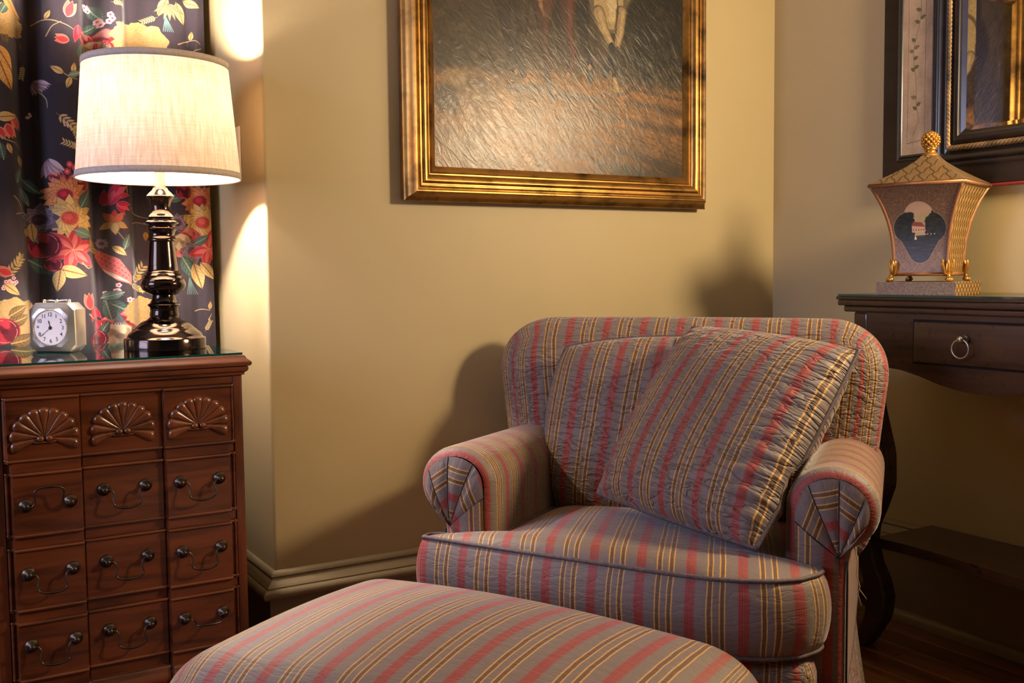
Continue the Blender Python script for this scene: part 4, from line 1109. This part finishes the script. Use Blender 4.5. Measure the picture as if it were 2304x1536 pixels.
for sy in (1, -1):
    for x0 in (KXF+.004,):
        pl = cab(lambda z: 1.2+sy*(smooth_i(z, cy)-1.2), lambda z: smooth_i(z, cw), zz)
        mb = MB().prism(pl, 0, x0, x0+.046)
        sc_ = [(1.2+sy*(1.695+dy-1.2), dz) for dy, dz in ((-.01, .185), (.012, .180), (.022, .165), (.034, .150), (.046, .140), (.050, .128), (.044, .115), (.030, .110), (.018, .100), (-.01, .09))]
        mb.prism(sc_, 0, x0+.012, x0+.036)
        lg = kx(mb).build('leg', M_CONS, con, auto=40)
        bmod = lg.modifiers.new('bevel', 'BEVEL'); bmod.width = .007; bmod.segments = 3; bmod.limit_method = 'ANGLE'; bmod.angle_limit = math.radians(60)
        MG = bpy.data.materials.get('glide') or plain('glide', (200, 190, 175), .5)
        kx(MB().lathe([(0, .0), (.012, .0), (.013, .004), (.010, .007), (0, .007)], 16, (x0+.023, 1.2+sy*(1.717-1.2), 0))).build('glide', MG, lg)
fr_ = [(1.70, 2.075), (1.62, 2.083), (1.54, 2.081), (1.46, 2.073), (1.36, 2.062), (1.28, 2.056), (1.2, 2.054)]
fr_ = fr_+[(2.4-y, x) for y, x in fr_[::-1][1:]]
kx(MB().prism([(x, y) for y, x in fr_]+[(KXB, .70), (KXB, 1.70)], 2, .252, .276)).build('shelf', M_CONS, con)

# ================================================================== PAINTED URN WITH A LID
UZ = .8862
urn = thing('lidded_urn', 'square flared lidded urn with painted lake scene and gilt pinecone finial', 'urn', (2.152, 1.613, UZ), math.radians(90+18.5))
# local x runs along the front (towards the far end), local y towards the viewer's left-front side
def speck(cv, base, n=9000, sz=.0009):
    for q in range(n//3):
        x = cv.x0+(cv.x1-cv.x0)*rng.random(); y = cv.y0+(cv.y1-cv.y0)*rng.random()
        c = np.array(base)*(.62+.8*rng.random()); cv.blob(x, y, sz*(.6+rng.random()), sz, tuple(np.clip(c, 0, 255)), .5, soft=.5, jit=0)
def urn_front():
    cv = Canvas(-.115, .115, .04, .275, 2400, (112, 84, 60))
    cv.noise(2, .2); cv.noise(4, .1)
    for q in range(-6, 12):       # faint trellis low down
        cv.stroke([(-.12+.035*q, .04), (-.12+.035*q-.05, .10)], .0006, (160, 128, 92), .4)
        cv.stroke([(-.12+.035*q-.05, .04), (-.12+.035*q, .10)], .0006, (160, 128, 92), .4)
    lob = [(0, .184, .035), (-.024, .158, .0365), (.024, .158, .0365), (0, .101, .026), (0, .145, .036)]
    Y, X = np.meshgrid(cv.y0+(np.arange(cv.h)+.5)/cv.k, cv.x0+(np.arange(cv.w)+.5)/cv.k, indexing='ij')
    mk = np.zeros(X.shape, bool); mk2 = mk.copy()
    for x, z, r in lob: mk |= np.hypot(X-x, Y-z) < r; mk2 |= np.hypot(X-x, Y-z) < r+.0012
    for dw, mm in ((0, mk), (.0012, mk2)):      # the sides run in to a rounded foot
        mm |= (Y > .09) & (Y < .150) & (np.abs(X) < .0235+dw+(Y-.09)*.54)
    cv.a[mk2] = np.array((150, 120, 90))/255
    bk = cv.a.copy()
    cv.a[:] = np.array((176, 142, 112))/255
    cv.blob(0, .20, .05, .03, (196, 160, 128), .7, soft=.6); cv.blob(.02, .175, .03, .02, (150, 140, 90), .5, soft=.6)
    cv.poly([(-.07, .137), (.07, .143), (.07, .12), (-.07, .12)], (36, 52, 30))
    cv.poly([(-.07, .133), (.07, .137), (.07, .06), (-.07, .06)], (36, 32, 33))
    for q in range(40):
        z = .075+.055*rng.random(); x = -.05+.1*rng.random(); cv.stroke([(x, z), (x+.02, z)], .0005, (96, 88, 92), .45)
    for q in range(330):
        x = -.062+.046*rng.random(); z = .130+.062*rng.random(); cv.blob(x, z, .006, .004, tuple(np.array((26, 30, 22))*(.6+.9*rng.random())), .9, soft=.4)
    for q in range(300):
        x = .018+.045*rng.random(); z = .138+.062*rng.random()*(1-abs(x-.040)/.06); cv.blob(x, z, .006, .0035, tuple(np.array((30, 32, 24))*(.6+.9*rng.random())), .9, soft=.4)
    cv.poly([(-.018, .147), (.012, .147), (.012, .160), (-.018, .163)], (190, 150, 124)); cv.poly([(-.019, .163), (.013, .160), (.006, .170), (-.014, .173)], (128, 62, 48))
    for q in range(5): cv.blob(-.014+.006*q, .153, .0013, .002, (90, 60, 50), .9)
    cv.poly([(-.013, .130), (-.007, .130), (-.0105, .142)], (214, 196, 168)); cv.stroke([(-.014, .1295), (-.006, .1295)], .0009, (60, 40, 30))
    for x in (.018, .026, .034): cv.blob(x, .143, .0016, .0018, (190, 160, 90), .9)
    pic_ = cv.a.copy(); cv.a[:] = np.where(mk[..., None], pic_, bk)
    return cv
def lattice(name, base, line, nx, w_, h_, wav=0.0, lw_=.0028):
    cv = Canvas(0, w_, 0, h_, 3000, base); cv.noise(2, .16)
    st = w_/nx
    for q in range(-30, nx+30):
        for sg in (1, -1):
            P = [(q*st+sg*t*st*.5+wav*math.sin(t*PI*2)*st, t*st*1.0) for t in np.linspace(0, h_/st, 60)]
            cv.stroke(P, lw_, line, .95)
            cv.stroke([(x+.001, y) for x, y in P], .0004, tuple(np.minimum(255, np.array(base)*1.25)), .5)
    return canvas_mat(name, cv, .42, Metallic=.35)[0].m
UF = canvas_mat('urn_painted_front', urn_front(), .4)[0].m
UL = lattice('urn_lattice', (150, 116, 66), (66, 46, 24), 9, .2, .22)
ULID = lattice('urn_lid_lattice', (112, 88, 58), (60, 44, 28), 7, .2, .10, .1, .0016)
def usp():
    cv = Canvas(0, .2, 0, .05, 2500, (104, 84, 66)); cv.noise(2, .25); cv.noise(4, .1); return cv
USL = canvas_mat('urn_speckle', usp(), .5)[0].m
UEDGE = plain('urn_bronze_edge', (140, 94, 62), .35, .4, noise_scale=50, var=.15)
# slab: front (+? ) faces keep local -y = front towards the room
def four(mb_fn, name, mats): pass
fx, fy = .0925, .094
m = MB()
for k in range(4):
    cs_ = [(-fx, -fy), (fx, -fy), (fx, fy), (-fx, fy)]; a, b = cs_[k], cs_[(k+1) % 4]
    q = m.addv([(*a, 0), (*b, 0), (*b, .030), (*a, .030)]); m.faces([(0, 1, 2, 3)], q, uv=[(0, 0), (.9, 0), (.9, .30), (0, .30)] if k % 2 else [(0, 0), (.9, 0), (.9, .6), (0, .6)], mi=1 if k % 2 else 0, smooth=False)
q = m.addv([(-fx, -fy, .030), (fx, -fy, .030), (fx, fy, .030), (-fx, fy, .030)]); m.faces([(0, 1, 2, 3)], q, uv=[(0, 0), (1, 0), (1, 1), (0, 1)], mi=0, smooth=False)
m.build('plinth', [USL, UL], urn, recalc=False)
BZ0_, BZ1_ = .048, .262
def hw(t): return .063+.046*t**2.6
ts = np.linspace(0, 1, 20)
body = MB()
for k in range(4):
    G = []; UVs = []
    for t in ts:
        h_ = hw(t); z = BZ0_+(BZ1_-BZ0_)*t
        cs_ = [(-h_, -h_*.96), (h_, -h_*.96), (h_, h_*.96), (-h_, h_*.96)]; a, b = cs_[k], cs_[(k+1) % 4]
        G.append([(a[0]+(b[0]-a[0])*s_, a[1]+(b[1]-a[1])*s_, z) for s_ in np.linspace(0, 1, 8)])
        if k in (0, 2): UVs.append([((h_*(2*s_-1)+.115)/.23, (z-.04)/.235) for s_ in np.linspace(0, 1, 8)])
        else: UVs.append([(s_, t) for s_ in np.linspace(0, 1, 8)])
    body.grid(np.array(G), np.array(UVs), mi=0 if k in (0, 2) else 1)
body.faces([(3, 2, 1, 0)], body.addv([(-.063, -.06, BZ0_), (.063, -.06, BZ0_), (.063, .06, BZ0_), (-.063, .06, BZ0_)]), mi=1, smooth=False)
bo = body.build('body', [UF, UL], urn, weld=False)
for sx in (-1, 1):
    for sy in (-1, 1):
        MB().tube([(sx*(hw(t)-.001), sy*(hw(t)*.96-.001), BZ0_+(BZ1_-BZ0_)*t) for t in ts], .0042, 8).build('edge_band', UEDGE, bo)
for z, h_ in ((BZ0_, .063), (BZ1_-.002, .109)):
    m = MB(); r = [(-h_, -h_*.96, z), (h_, -h_*.96, z), (h_, h_*.96, z), (-h_, h_*.96, z)]
    for k in range(4): m.tube([r[k], r[(k+1) % 4]], .0042, 8)
    m.build('rim', UEDGE, bo)
def lw(t): return .017+.094*(1-t)**1.3
LZ0, LZ1 = .2645, .332
m = MB()
for k in range(4):
    G = []; UVs = []
    for t in np.linspace(0, 1, 16):
        h_ = lw(t); cs_ = [(-h_, -h_*.96), (h_, -h_*.96), (h_, h_*.96), (-h_, h_*.96)]; a, b = cs_[k], cs_[(k+1) % 4]; z = LZ0+(LZ1-LZ0)*t
        G.append([(a[0]+(b[0]-a[0])*s_, a[1]+(b[1]-a[1])*s_, z) for s_ in np.linspace(0, 1, 6)]); UVs.append([(.5+(s_-.5)*h_/.111, t) for s_ in np.linspace(0, 1, 6)])
    m.grid(np.array(G), np.array(UVs))
h_ = lw(0); m.faces([(3, 2, 1, 0)], m.addv([(-h_, -h_*.96, LZ0), (h_, -h_*.96, LZ0), (h_, h_*.96, LZ0), (-h_, h_*.96, LZ0)]), smooth=False)
lid = m.build('lid', ULID, urn, weld=False)
m = MB().lathe([(.019, LZ1-.003), (.019, LZ1+.003), (.016, LZ1+.005), (.0125, LZ1+.009), (.013, LZ1+.013), (.0165, LZ1+.017), (.014, LZ1+.020), (0, LZ1+.021)], 24)
cz_ = LZ1+.036
for i in range(9):
    ph = -1.15+2.5*i/8
    for j in range(10):
        a = 2*PI*(j+.5*(i % 2))/10; r = .0185*math.cos(ph)
        m.sphere((r*math.cos(a), r*math.sin(a), cz_+.0195*math.sin(ph)), (.0052, .0052, .0046), 6)
m.sphere((0, 0, cz_), (.0165, .0165, .0185), 14); m.sphere((0, 0, cz_+.019), (.004, .004, .004), 8)
m.build('finial', M_GILT, lid)
for sx in (-1, 1):
    for sy in (-1, 1):
        d = np.array([sx, sy])/1.414; c0 = np.array([sx*.061, sy*.058])
        m = MB()
        for t, r in ((-.0135, .0042), (0, .0062), (.0135, .0042)):      # leaf of three lobes climbing the corner
            n = np.array([-d[1], d[0]])
            m.tube([(*(c0+d*(.0035+.002*q)+n*t*(.35+.65*math.sin(PI*min(1, q*.62)))), .044+.040*q) for q in np.linspace(0, 1, 8)], [r*.6, r*.9, r, r, r*.95, r*.85, r*.6, r*.2], 8)
        m.tube([(*(c0+d*.006), .050), (*(c0+d*.009), .043), (*(c0+d*.010), .038)], [.0055, .005, .006], 8)
        for q in (-.9, -.45, 0, .45, .9):
            m.sphere((*(c0+d*.010+.0075*(math.cos(q)*d+math.sin(q)*np.array([-d[1], d[0]]))), .0348), (.0036, .0036, .0048), 8)
        m.sphere((*(c0+d*.010), .0358), (.009, .009, .0056), 10)
        m.build('foot', M_GILT, urn)

# ================================================================== ARMCHAIR
CA = math.atan2(-.784, .621)
CO = (1.12, 1.52, 0)
chair = thing('armchair', 'low rolled arm club chair in pink and gold striped fabric with bowed seat cushion', 'chair', CO, CA)
XC = .03                          # centre line; local x runs to the sitter's left, local y backwards
def fab_uv(V, fid, h, front_u=0.0):
    """stripe coordinate for a rounded box seen from the front (-y)"""
    U = np.zeros(len(V)); W = np.zeros(len(V)); x, y, z = V.T; hx, hy, hz = h
    for f in range(6):
        s = fid == f
        a, sg = f//2, (1 if f % 2 else -1)
        if a == 0: U[s] = sg*(hx+(y[s]+hy)); W[s] = z[s]
        elif a == 1: U[s] = x[s]; W[s] = z[s] if sg < 0 else z[s]
        else: U[s] = x[s]; W[s] = sg*(hz+(y[s]+hy))
    return np.stack([U+front_u, W], 1)
# --- back
def back():
    h = (.462, .078, .285)
    P, F, V, fid = rbox_data(h, (.135, .072, .135), (20, 4, 14), 8)
    UV = fab_uv(V, fid, h, .022)
    x, y, z = P.T.copy()
    k = np.clip((.24-z)/.30, 0, 1)
    x = x*(1-.075*k)
    y = y-.36*x**2+.05*(z+.285)*.6          # wraps forward at the sides, leans back
    y = y-.018*np.cos(np.clip(x/.46, -1, 1)*PI/2)*np.exp(-((z+.05)/.2)**2)
    P = np.stack([x+XC, y+.615, z+.552], 1)
    m = MB(); b = m.addv(P); m.faces(F, b, uv=UV); return m
back().build('backrest', M_FAB, chair)
# --- arms
def arm_profile():
    pr = [(0, .185), (0, .30), (0, .40), (0, .46), (0, .50)]
    for a in np.linspace(180, -62, 26):
        pr.append((.0815+.0815*math.cos(math.radians(a)), .522+.077*math.sin(math.radians(a))))
    pr += [(.112, .445), (.110, .425), (.109, .38), (.109, .30), (.109, .185)]
    return np.array(pr)
AP = arm_profile()
def inset(P, d):
    T = np.gradient(P, axis=0); T /= np.linalg.norm(T, axis=1, keepdims=True)
    n = np.stack([T[:, 1], -T[:, 0]], 1)          # towards the inside of the profile
    return P+n*d
cumS = np.concatenate([[0], np.cumsum(np.linalg.norm(np.diff(AP, axis=0), axis=1))])
def arm(side):
    x0 = XC+side*.283
    m = MB()
    rings = [(.0185, .048), (.012, .0505), (.006, .056), (.002, .064), (0, .074)]+[(0, y) for y in np.linspace(.09, .64, 18)]
    G = []; UV = []
    u = -.056
    for i, (d, y) in enumerate(rings):
        q = inset(AP, d)
        if i: u += math.hypot(y-rings[i-1][1], d-rings[i-1][0])
        G.append([(x0+side*w_, y, z-.042*max(0, y-.06)*max(0, min(1, (z-.3)/.2))) for w_, z in q]); UV.append([(u+.060, s_) for s_ in cumS])
    m.grid(np.array(G), np.array(UV))
    return m
def arm_panel(side):
    """the pleated fan on the front of the arm: facets meeting at the neck, above a plain upright strip"""
    x0 = XC+side*.283
    q = inset(AP, .018)
    foc = np.array([.094, .437]); yf = .0475
    i0 = 4; i1 = 30                                 # outline from the inner side over the roll to the neck
    arc = q[i0:i1+1]
    ang = np.linspace(0, len(arc)-1, 200); A = np.stack([np.interp(ang, range(len(arc)), arc[:, k]) for k in (0, 1)], 1)
    cs_ = [0, .24, .44, .64, .82, 1.0]
    m = MB(); seams = []
    for k in range(5):
        a, b = cs_[k], cs_[k+1]
        P0, P1 = A[int(a*199)], A[int(b*199)]
        nrm = np.array([-(P1-P0)[1], (P1-P0)[0]]); nrm /= np.linalg.norm(nrm)
        if np.dot(nrm, P0-foc) < 0: nrm = -nrm
        S = np.linspace(0, 1, 9); T = np.linspace(0, 1, 14)
        G = np.zeros((14, 9, 3)); UV = np.zeros((14, 9, 2))
        D0 = np.dot((P0+P1)/2-foc, nrm)
        for i, t in enumerate(T):
            for j, s_ in enumerate(S):
                o = A[int((a+(b-a)*s_)*199)]; p = o+(foc-o)*t
                bul = .014*math.sin(PI*(.08+.92*t)**.75)*.8+.004*math.sin(PI*s_)*math.sin(PI*t)+.0025*(math.sin(PI*s_)**.4)*(1-t)
                G[i, j] = (x0+side*p[0], yf-bul, p[1])
                UV[i, j] = ((D0-np.dot(p-foc, nrm))*.98+.022, (s_-.5)*.05*(1-t)+.1*k)
        m.grid(G, UV)
        if k: seams.append([(G[i, 0][0], G[i, 0][1]-.0003, G[i, 0][2]) for i in range(14)])
    # upright strip below
    a0 = q[i0]; G = []; UV = []
    seams.append([(x0+side*(a0[0]+(foc[0]-a0[0])*t), yf-.014*math.sin(PI*(.08+.92*t)**.75)*.8-.0003, a0[1]+(foc[1]-a0[1])*t) for t in np.linspace(0, 1, 14)])
    for t in np.linspace(0, 1, 8):
        row = []; ruv = []
        for s_ in np.linspace(0, 1, 8):
            w_ = a0[0]+(.094-a0[0])*s_; zt_ = a0[1]+(foc[1]-a0[1])*s_
            z = .20+(zt_-.20)*t
            row.append((x0+side*w_, yf-.011*math.sin(PI*(.08+.92*s_)**.75)*t-.004*math.sin(PI*s_), z)); ruv.append((w_+.021, z))
        G.append(row); UV.append(ruv)
    m.grid(np.array(G), np.array(UV))
    return m, seams
for side in (-1, 1):
    ao = arm(side).build('arm', M_FABSEAT, chair)
    pm_, seams = arm_panel(side)
    fan = pm_.build('arm_front', M_FABSEAT, ao)
    sm_ = MB()
    for s_ in seams: sm_.tube(s_, .0011, 6)
    x0 = XC+side*.283
    sm_.tube([(x0+side*.108, .058, z) for z in np.linspace(.43, .20, 10)], .0022, 6)
    sm_.build('seam', M_SEAM, ao)
# --- seat cushion (T shape)
OUT = [(-.386, .004), (-.31, -.012), (-.233, -.026), (-.14, -.042), (-.044, -.058), (.078, -.080), (.15, -.090), (.206, -.095), (.26, -.090), (.31, -.076), (.35, -.050), (.376, -.012), (.382, .012), (.378, .036), (.355, .044), (.325, .046), (.311, .056), (.309, .10), (.309, .25), (.306, .42), (.295, .47), (.25, .488), (.03, .492), (-.19, .488), (-.235, .47), (-.246, .42), (-.249, .25), (-.249, .10), (-.251, .056), (-.265, .046), (-.33, .046), (-.372, .042), (-.386, .030)]
def densify(O, n):
    O = np.array(O+[O[0]]); d = np.concatenate([[0], np.cumsum(np.linalg.norm(np.diff(O, axis=0), axis=1))])
    s = np.linspace(0, d[-1], n, endpoint=False)
    return np.stack([np.interp(s, d, O[:, 0]), np.interp(s, d, O[:, 1])], 1), s
OL, OS = densify(OUT, 260)
ctr = np.array([.03, .0]); ra = math.radians(8.7)
ZT, ZBm = .421, .288
def ztop(x, y): return ZT-.055*np.clip(y, 0, 1)
def stripe_u(x, y): return (x-XC)*math.cos(ra)-y*math.sin(ra)*-1*1.0
def cushion():
    m = MB(); rs = np.array([0, .12, .25, .4, .55, .68, .78, .86, .92, .96, .985, 1.0])
    def uu(x, y): return (x)*math.cos(ra)+y*math.sin(ra)*-0.0+(-y)*(-math.sin(ra))*1.0+.030
    for top in (1, 0):
        G = np.zeros((len(rs), 260, 3)); UV = np.zeros((len(rs), 260, 2))
        for i, r in enumerate(rs):
            p = ctr+(OL-ctr)*r; x, y = p.T
            e = 1-r**7
            if top: z = ztop(x, y)+e*(.010+.026*np.cos(np.clip((x-XC)/.42, -1, 1)*PI/2)*np.sin(np.clip((y+.14)/.64, 0, 1)*PI)**.6)
            else: z = ZBm-.03*np.clip(y, 0, 1)-.004*e
            G[i] = np.stack([x, y, z], 1)
            UV[i] = np.stack([uu(x, y), -x*math.sin(ra)+y*math.cos(ra)], 1)
        m.grid(G, UV, wv=True)
    Zs = np.linspace(0, 1, 9); G = np.zeros((9, 260, 3)); UV = np.zeros((9, 260, 2))
    T = np.roll(OL, -1, 0)-np.roll(OL, 1, 0); T /= np.linalg.norm(T, axis=1, keepdims=True); N = np.stack([T[:, 1], -T[:, 0]], 1)
    uo = np.array([uu(*p) for p in OL])
    # stripes turn the corner: use arc length where the side runs back
    front_len = OS
    i_r = int(np.argmin(np.hypot(OL[:, 0]-.35, OL[:, 1]+.05)))
    ub = np.where(np.arange(260) <= i_r, uo, uo[i_r]+(OS-OS[i_r]))
    for i, t in enumerate(Zs):
        b = .016*math.sin(PI*t)**.7
        z = ztop(*OL.T)*(1-t)+(ZBm-.03*np.clip(OL[:, 1], 0, 1))*t
        G[i] = np.stack([OL[:, 0]+N[:, 0]*b, OL[:, 1]+N[:, 1]*b, z], 1); UV[i] = np.stack([ub, np.full(260, .14*t)], 1)
    m.grid(G[:, :], UV[:, :], wv=False)
    # close the seam at the left corner
    m.grid(np.stack([G[:, -1], G[:, 0]], 1), np.stack([UV[:, -1], UV[:, 0]], 1))
    return m
cu_ = cushion().build('seat_cushion', M_FABSEAT, chair)
def cord(name, path, parent, r=.0042):
    m = MB(); m.tube(path, r, 8, closed=True); return m.build(name, M_PIPE, parent)
cord('piping', [(x, y, float(ztop(x, y))+.001) for x, y in OL], cu_)
cord('piping', [(x, y, ZBm-.03*max(0, y)-.001) for x, y in OL], cu_)
# --- loose-look back cushion
def puff(a, b, T, n=40, corner=.30, pinch=0.0, wob=0.0, p=3.2):
    s = np.linspace(-1, 1, n); s = np.sign(s)*(1-(1-np.abs(s))**1.35)
    Sx, Sz = np.meshgrid(s, s, indexing='ij')
    X = a*Sx*np.sqrt(1-corner*Sz**2/1.0*.5)*(1-pinch*(1-Sz**2)); Z = b*Sz*np.sqrt(1-corner*Sx**2*.5)*(1-pinch*(1-Sx**2))
    Y = T*np.sqrt(np.clip((1-np.abs(Sx)**p)*(1-np.abs(Sz)**p), 0, 1))
    if wob: 
        ph = Sz*34+2.5*np.sin(Sx*5); ed = np.clip(np.abs(Sx)-.55, 0, 1)*2.2
        Y = Y+wob*np.sin(ph)*ed*np.sqrt(np.clip(1-np.abs(Sx)**4, 0, 1)); 
        ph2 = Sx*30; ed2 = np.clip(-Sz-.6, 0, 1)*2.4
        Y = Y+wob*np.sin(ph2)*ed2*np.sqrt(np.clip(1-np.abs(Sz)**4, 0, 1))
    return X, Y, Z
def puff_mesh(X, Y, Z, rot=0.0, u0=0.0):
    m = MB(); ca, sa = math.cos(rot), math.sin(rot)
    UV = np.stack([X*ca-Z*sa+u0, X*sa+Z*ca], -1)
    m.grid(np.stack([X, -Y, Z], -1), UV); m.grid(np.stack([X, Y, Z], -1), UV, flip=True); return m
def edge_loop(X, Z): return [(x, 0, z) for x, z in [*zip(X[:, 0], Z[:, 0]), *zip(X[-1, 1:], Z[-1, 1:]), *zip(X[-2::-1, -1], Z[-2::-1, -1]), *zip(X[0, -2:0:-1], Z[0, -2:0:-1])]]
X, Y, Z = puff(.300, .215, .078, corner=.50, p=3.6)
Rb = Matrix.Rotation(math.radians(-12), 3, 'X')
def bc(V): return (np.asarray(Rb) @ V.T).T+np.array([.022, .455, .588])
m = puff_mesh(X, Y, Z, math.radians(7), .05); m.xf(bc); bcu = m.build('back_cushion', M_FAB, chair)
m = MB(); m.tube(bc(np.array(edge_loop(X, Z))), .0038, 8, closed=True); m.build('piping', M_PIPE, bcu)
mid = X.shape[0]//2
m = MB(); m.tube(bc(np.stack([X[mid], -Y[mid]-.0004, Z[mid]], 1)[2:-2]), .0016, 6); m.build('seam', M_SEAM, bcu)
# --- front border, base and skirt
h = (.345, .055, .058); P, F, V, fid = rbox_data(h, (.05, .05, .05), (16, 3, 4), 6)
m = MB(); b = m.addv(P+np.array([XC, -.012, .232])); m.faces(F, b, uv=fab_uv(V, fid, h, .04)); m.build('front_border', M_FAB, chair)
m = MB().box((XC-.36, .09, .03), (XC+.36, .62, .27)); m.build('base', M_SEAM, chair)
SK = [(XC-.383, .052), (XC-.352, -.02), (XC-.2, -.052), (XC, -.062), (XC+.2, -.052), (XC+.352, -.02), (XC+.383, .052), (XC+.385, .35), (XC+.382, .62), (XC+.33, .70), (XC, .742), (XC-.33, .70), (XC-.382, .62), (XC-.385, .35)]
SKL, SKS = densify(SK, 200)
T = np.roll(SKL, -1, 0)-np.roll(SKL, 1, 0); T /= np.linalg.norm(T, axis=1, keepdims=True); N = np.stack([T[:, 1], -T[:, 0]], 1)
G = []; UV = []
for t in np.linspace(0, 1, 8):
    o = .004+.022*t**1.3+.0035*t*np.sin(SKS*60)
    G.append(np.stack([SKL[:, 0]+N[:, 0]*o, SKL[:, 1]+N[:, 1]*o, np.full(200, .196-.188*t)], 1)); UV.append(np.stack([SKS, np.full(200, .19*t)], 1))
m = MB().grid(np.array(G), np.array(UV), wv=True); sk = m.build('skirt', M_FAB, chair)
cord('welt', [(x+n[0]*.006, y+n[1]*.006, .198) for (x, y), n in zip(SKL, N)], sk, .0045)
# loose threads by the right arm
x0 = XC+.283+.118
MB().tube([(x0, .10, .445), (x0+.006, .10, .42), (x0+.004, .10, .395), (x0+.010, .10, .375), (x0+.007, .10, .36), (x0+.013, .10, .34)], .0009, 5).tube([(x0+.009, .10, .37), (x0+.022, .098, .353)], .0007, 5).build('loose_thread', M_THREAD, chair)

# --- scatter cushion leaning in the chair: a thing of its own
PL = .2175
X, Y, Z = puff(PL, PL, .090, n=72, corner=.07, pinch=.0, wob=.0045, p=3)
Rm = np.array([[.835, .402, .376], [-.547, .682, .486], [-.061, -.611, .789]])
m = puff_mesh(X, Y, Z, 0, .012)
pil = m.build('scatter_cushion', M_FABPIL)
m4 = Matrix.Identity(4)
for i in range(3):
    for j in range(3): m4[i][j] = Rm[i, j]
m4.translation = Vector((.172, .215, .640))
mw = Matrix.Translation(Vector(CO)) @ Matrix.Rotation(CA, 4, 'Z') @ m4
q_, r_, s_ = mw.decompose()
pil.location = q_; pil.rotation_mode = 'QUATERNION'; pil.rotation_quaternion = r_
tag(pil, 'square striped scatter cushion with gathered edges leaning diagonally in the armchair', 'cushion')
m = MB(); m.tube(edge_loop(X, Z), .0042, 8, closed=True); pip = m.build('piping', M_PIPE, pil)
# the soft cushion gives where it presses on the chair
from mathutils.bvhtree import BVHTree
bpy.context.view_layer.update()
tbc = BVHTree.FromPolygons([v.co for v in bcu.data.vertices], [tuple(p.vertices) for p in bcu.data.polygons])
press = []
Cm = chair.matrix_world.copy(); Ci = Cm.inverted()
for o in [q for q in bpy.data.objects if q.type == 'MESH' and (q.parent is chair or (q.parent and q.parent.parent is chair))]:
    if o.name.split('.')[0] in ('seat_cushion', 'backrest'):
        M4 = o.matrix_world
        press.append(BVHTree.FromPolygons([M4 @ v.co for v in o.data.vertices], [tuple(p.vertices) for p in o.data.polygons]))
for o, mg in ((pil, .005), (pip, .005)):
    M4 = o.matrix_world.copy(); Mi = M4.inverted()
    for _ in range(2):
        for v in o.data.vertices:
            p = M4 @ v.co
            for t_ in press:
                h_ = t_.find_nearest(p, .07)
                if h_[0] is not None and (p-h_[0]).dot(h_[1]) < mg:
                    p = h_[0]+h_[1]*mg
            q = Ci @ p                          # and where it lies against the right arm
            w_, z_ = q.x-(XC+.283), q.z
            if .03 < q.y < .66 and w_ > -.006:
                if z_ < .535 and w_ < .12: q.x = XC+.283-.006
                else:
                    e_ = Vector(((w_-.0815)/.0875, (z_-.534)/.083))
                    if e_.length < 1.0: e_.normalize(); q.x = XC+.283+.0815+e_[0]*.0875; q.z = .534+e_[1]*.083
            h_ = tbc.ray_cast(Vector((q.x, -1, q.z)), Vector((0, 1, 0)))
            if h_[0] is not None and q.y > h_[0].y-.006: q.y = h_[0].y-.006
            p = Cm @ q
            v.co = Mi @ p
    o.data.update()

# ================================================================== OTTOMAN
OA = math.atan2(-.871, .491)
ott = thing('ottoman', 'striped upholstered ottoman with puffed top in front of the armchair', 'ottoman', (.697, 1.303, 0), OA)
h = (.395, .275, .115)
P, F, V, fid = rbox_data(h, (.105, .095, .075), (26, 22, 4), 8)
Uo = np.zeros((len(V), 2))
for f in range(6):
    s = fid == f; x, y, z = V[s].T; a, sg = f//2, (1 if f % 2 else -1)
    if a == 2: Uo[s] = np.stack([x, y], 1)
    elif a == 1: Uo[s] = np.stack([x, sg*(h[1]+(h[2]-z))], 1)
    else: Uo[s] = np.stack([sg*(h[0]+(h[2]-z)), y], 1)
Uo[:, 0] += .020
x, y, z = P.T.copy()
dome = np.cos(np.clip(x/.40, -1, 1)*PI/2)**.8*np.cos(np.clip(y/.28, -1, 1)*PI/2)**.8
z = z+np.where(z > 0, .046*dome*(z/.105), 0)-.010*(x/.395)*(z > 0)
m = MB(); b = m.addv(np.stack([x, y, z+.272], 1)); m.faces(F, b, uv=Uo); m.build('seat', M_FABSEAT, ott)
RR = [(x*1.09, y) for x, y in [(-.35, -.20), (-.33, -.25), (-.28, -.268), (0, -.27), (.28, -.268), (.33, -.25), (.35, -.20), (.355, 0), (.35, .20), (.33, .25), (.28, .268), (0, .27), (-.28, .268), (-.33, .25), (-.35, .20), (-.355, 0)]]
RL, RS = densify(RR, 160)
T = np.roll(RL, -1, 0)-np.roll(RL, 1, 0); T /= np.linalg.norm(T, axis=1, keepdims=True); N = np.stack([T[:, 1], -T[:, 0]], 1)
G = []; UV = []
for t in np.linspace(0, 1, 8):
    o = .002+.016*t; G.append(np.stack([RL[:, 0]+N[:, 0]*o, RL[:, 1]+N[:, 1]*o, np.full(160, .19-.182*t)], 1)); UV.append(np.stack([RS, np.full(160, .19*t)], 1))
sk = MB().grid(np.array(G), np.array(UV), wv=True).build('skirt', M_FAB, ott)
cord('welt', [(x+n[0]*.006, y+n[1]*.006, .192) for (x, y), n in zip(RL, N)], sk, .0045)
for sx in (-1, 1):
    for sy in (-1, 1): MB().lathe([(0, 0), (.018, 0), (.024, .16), (0, .16)], 16, (sx*.29, sy*.2, 0)).build('leg', M_CONS, ott)
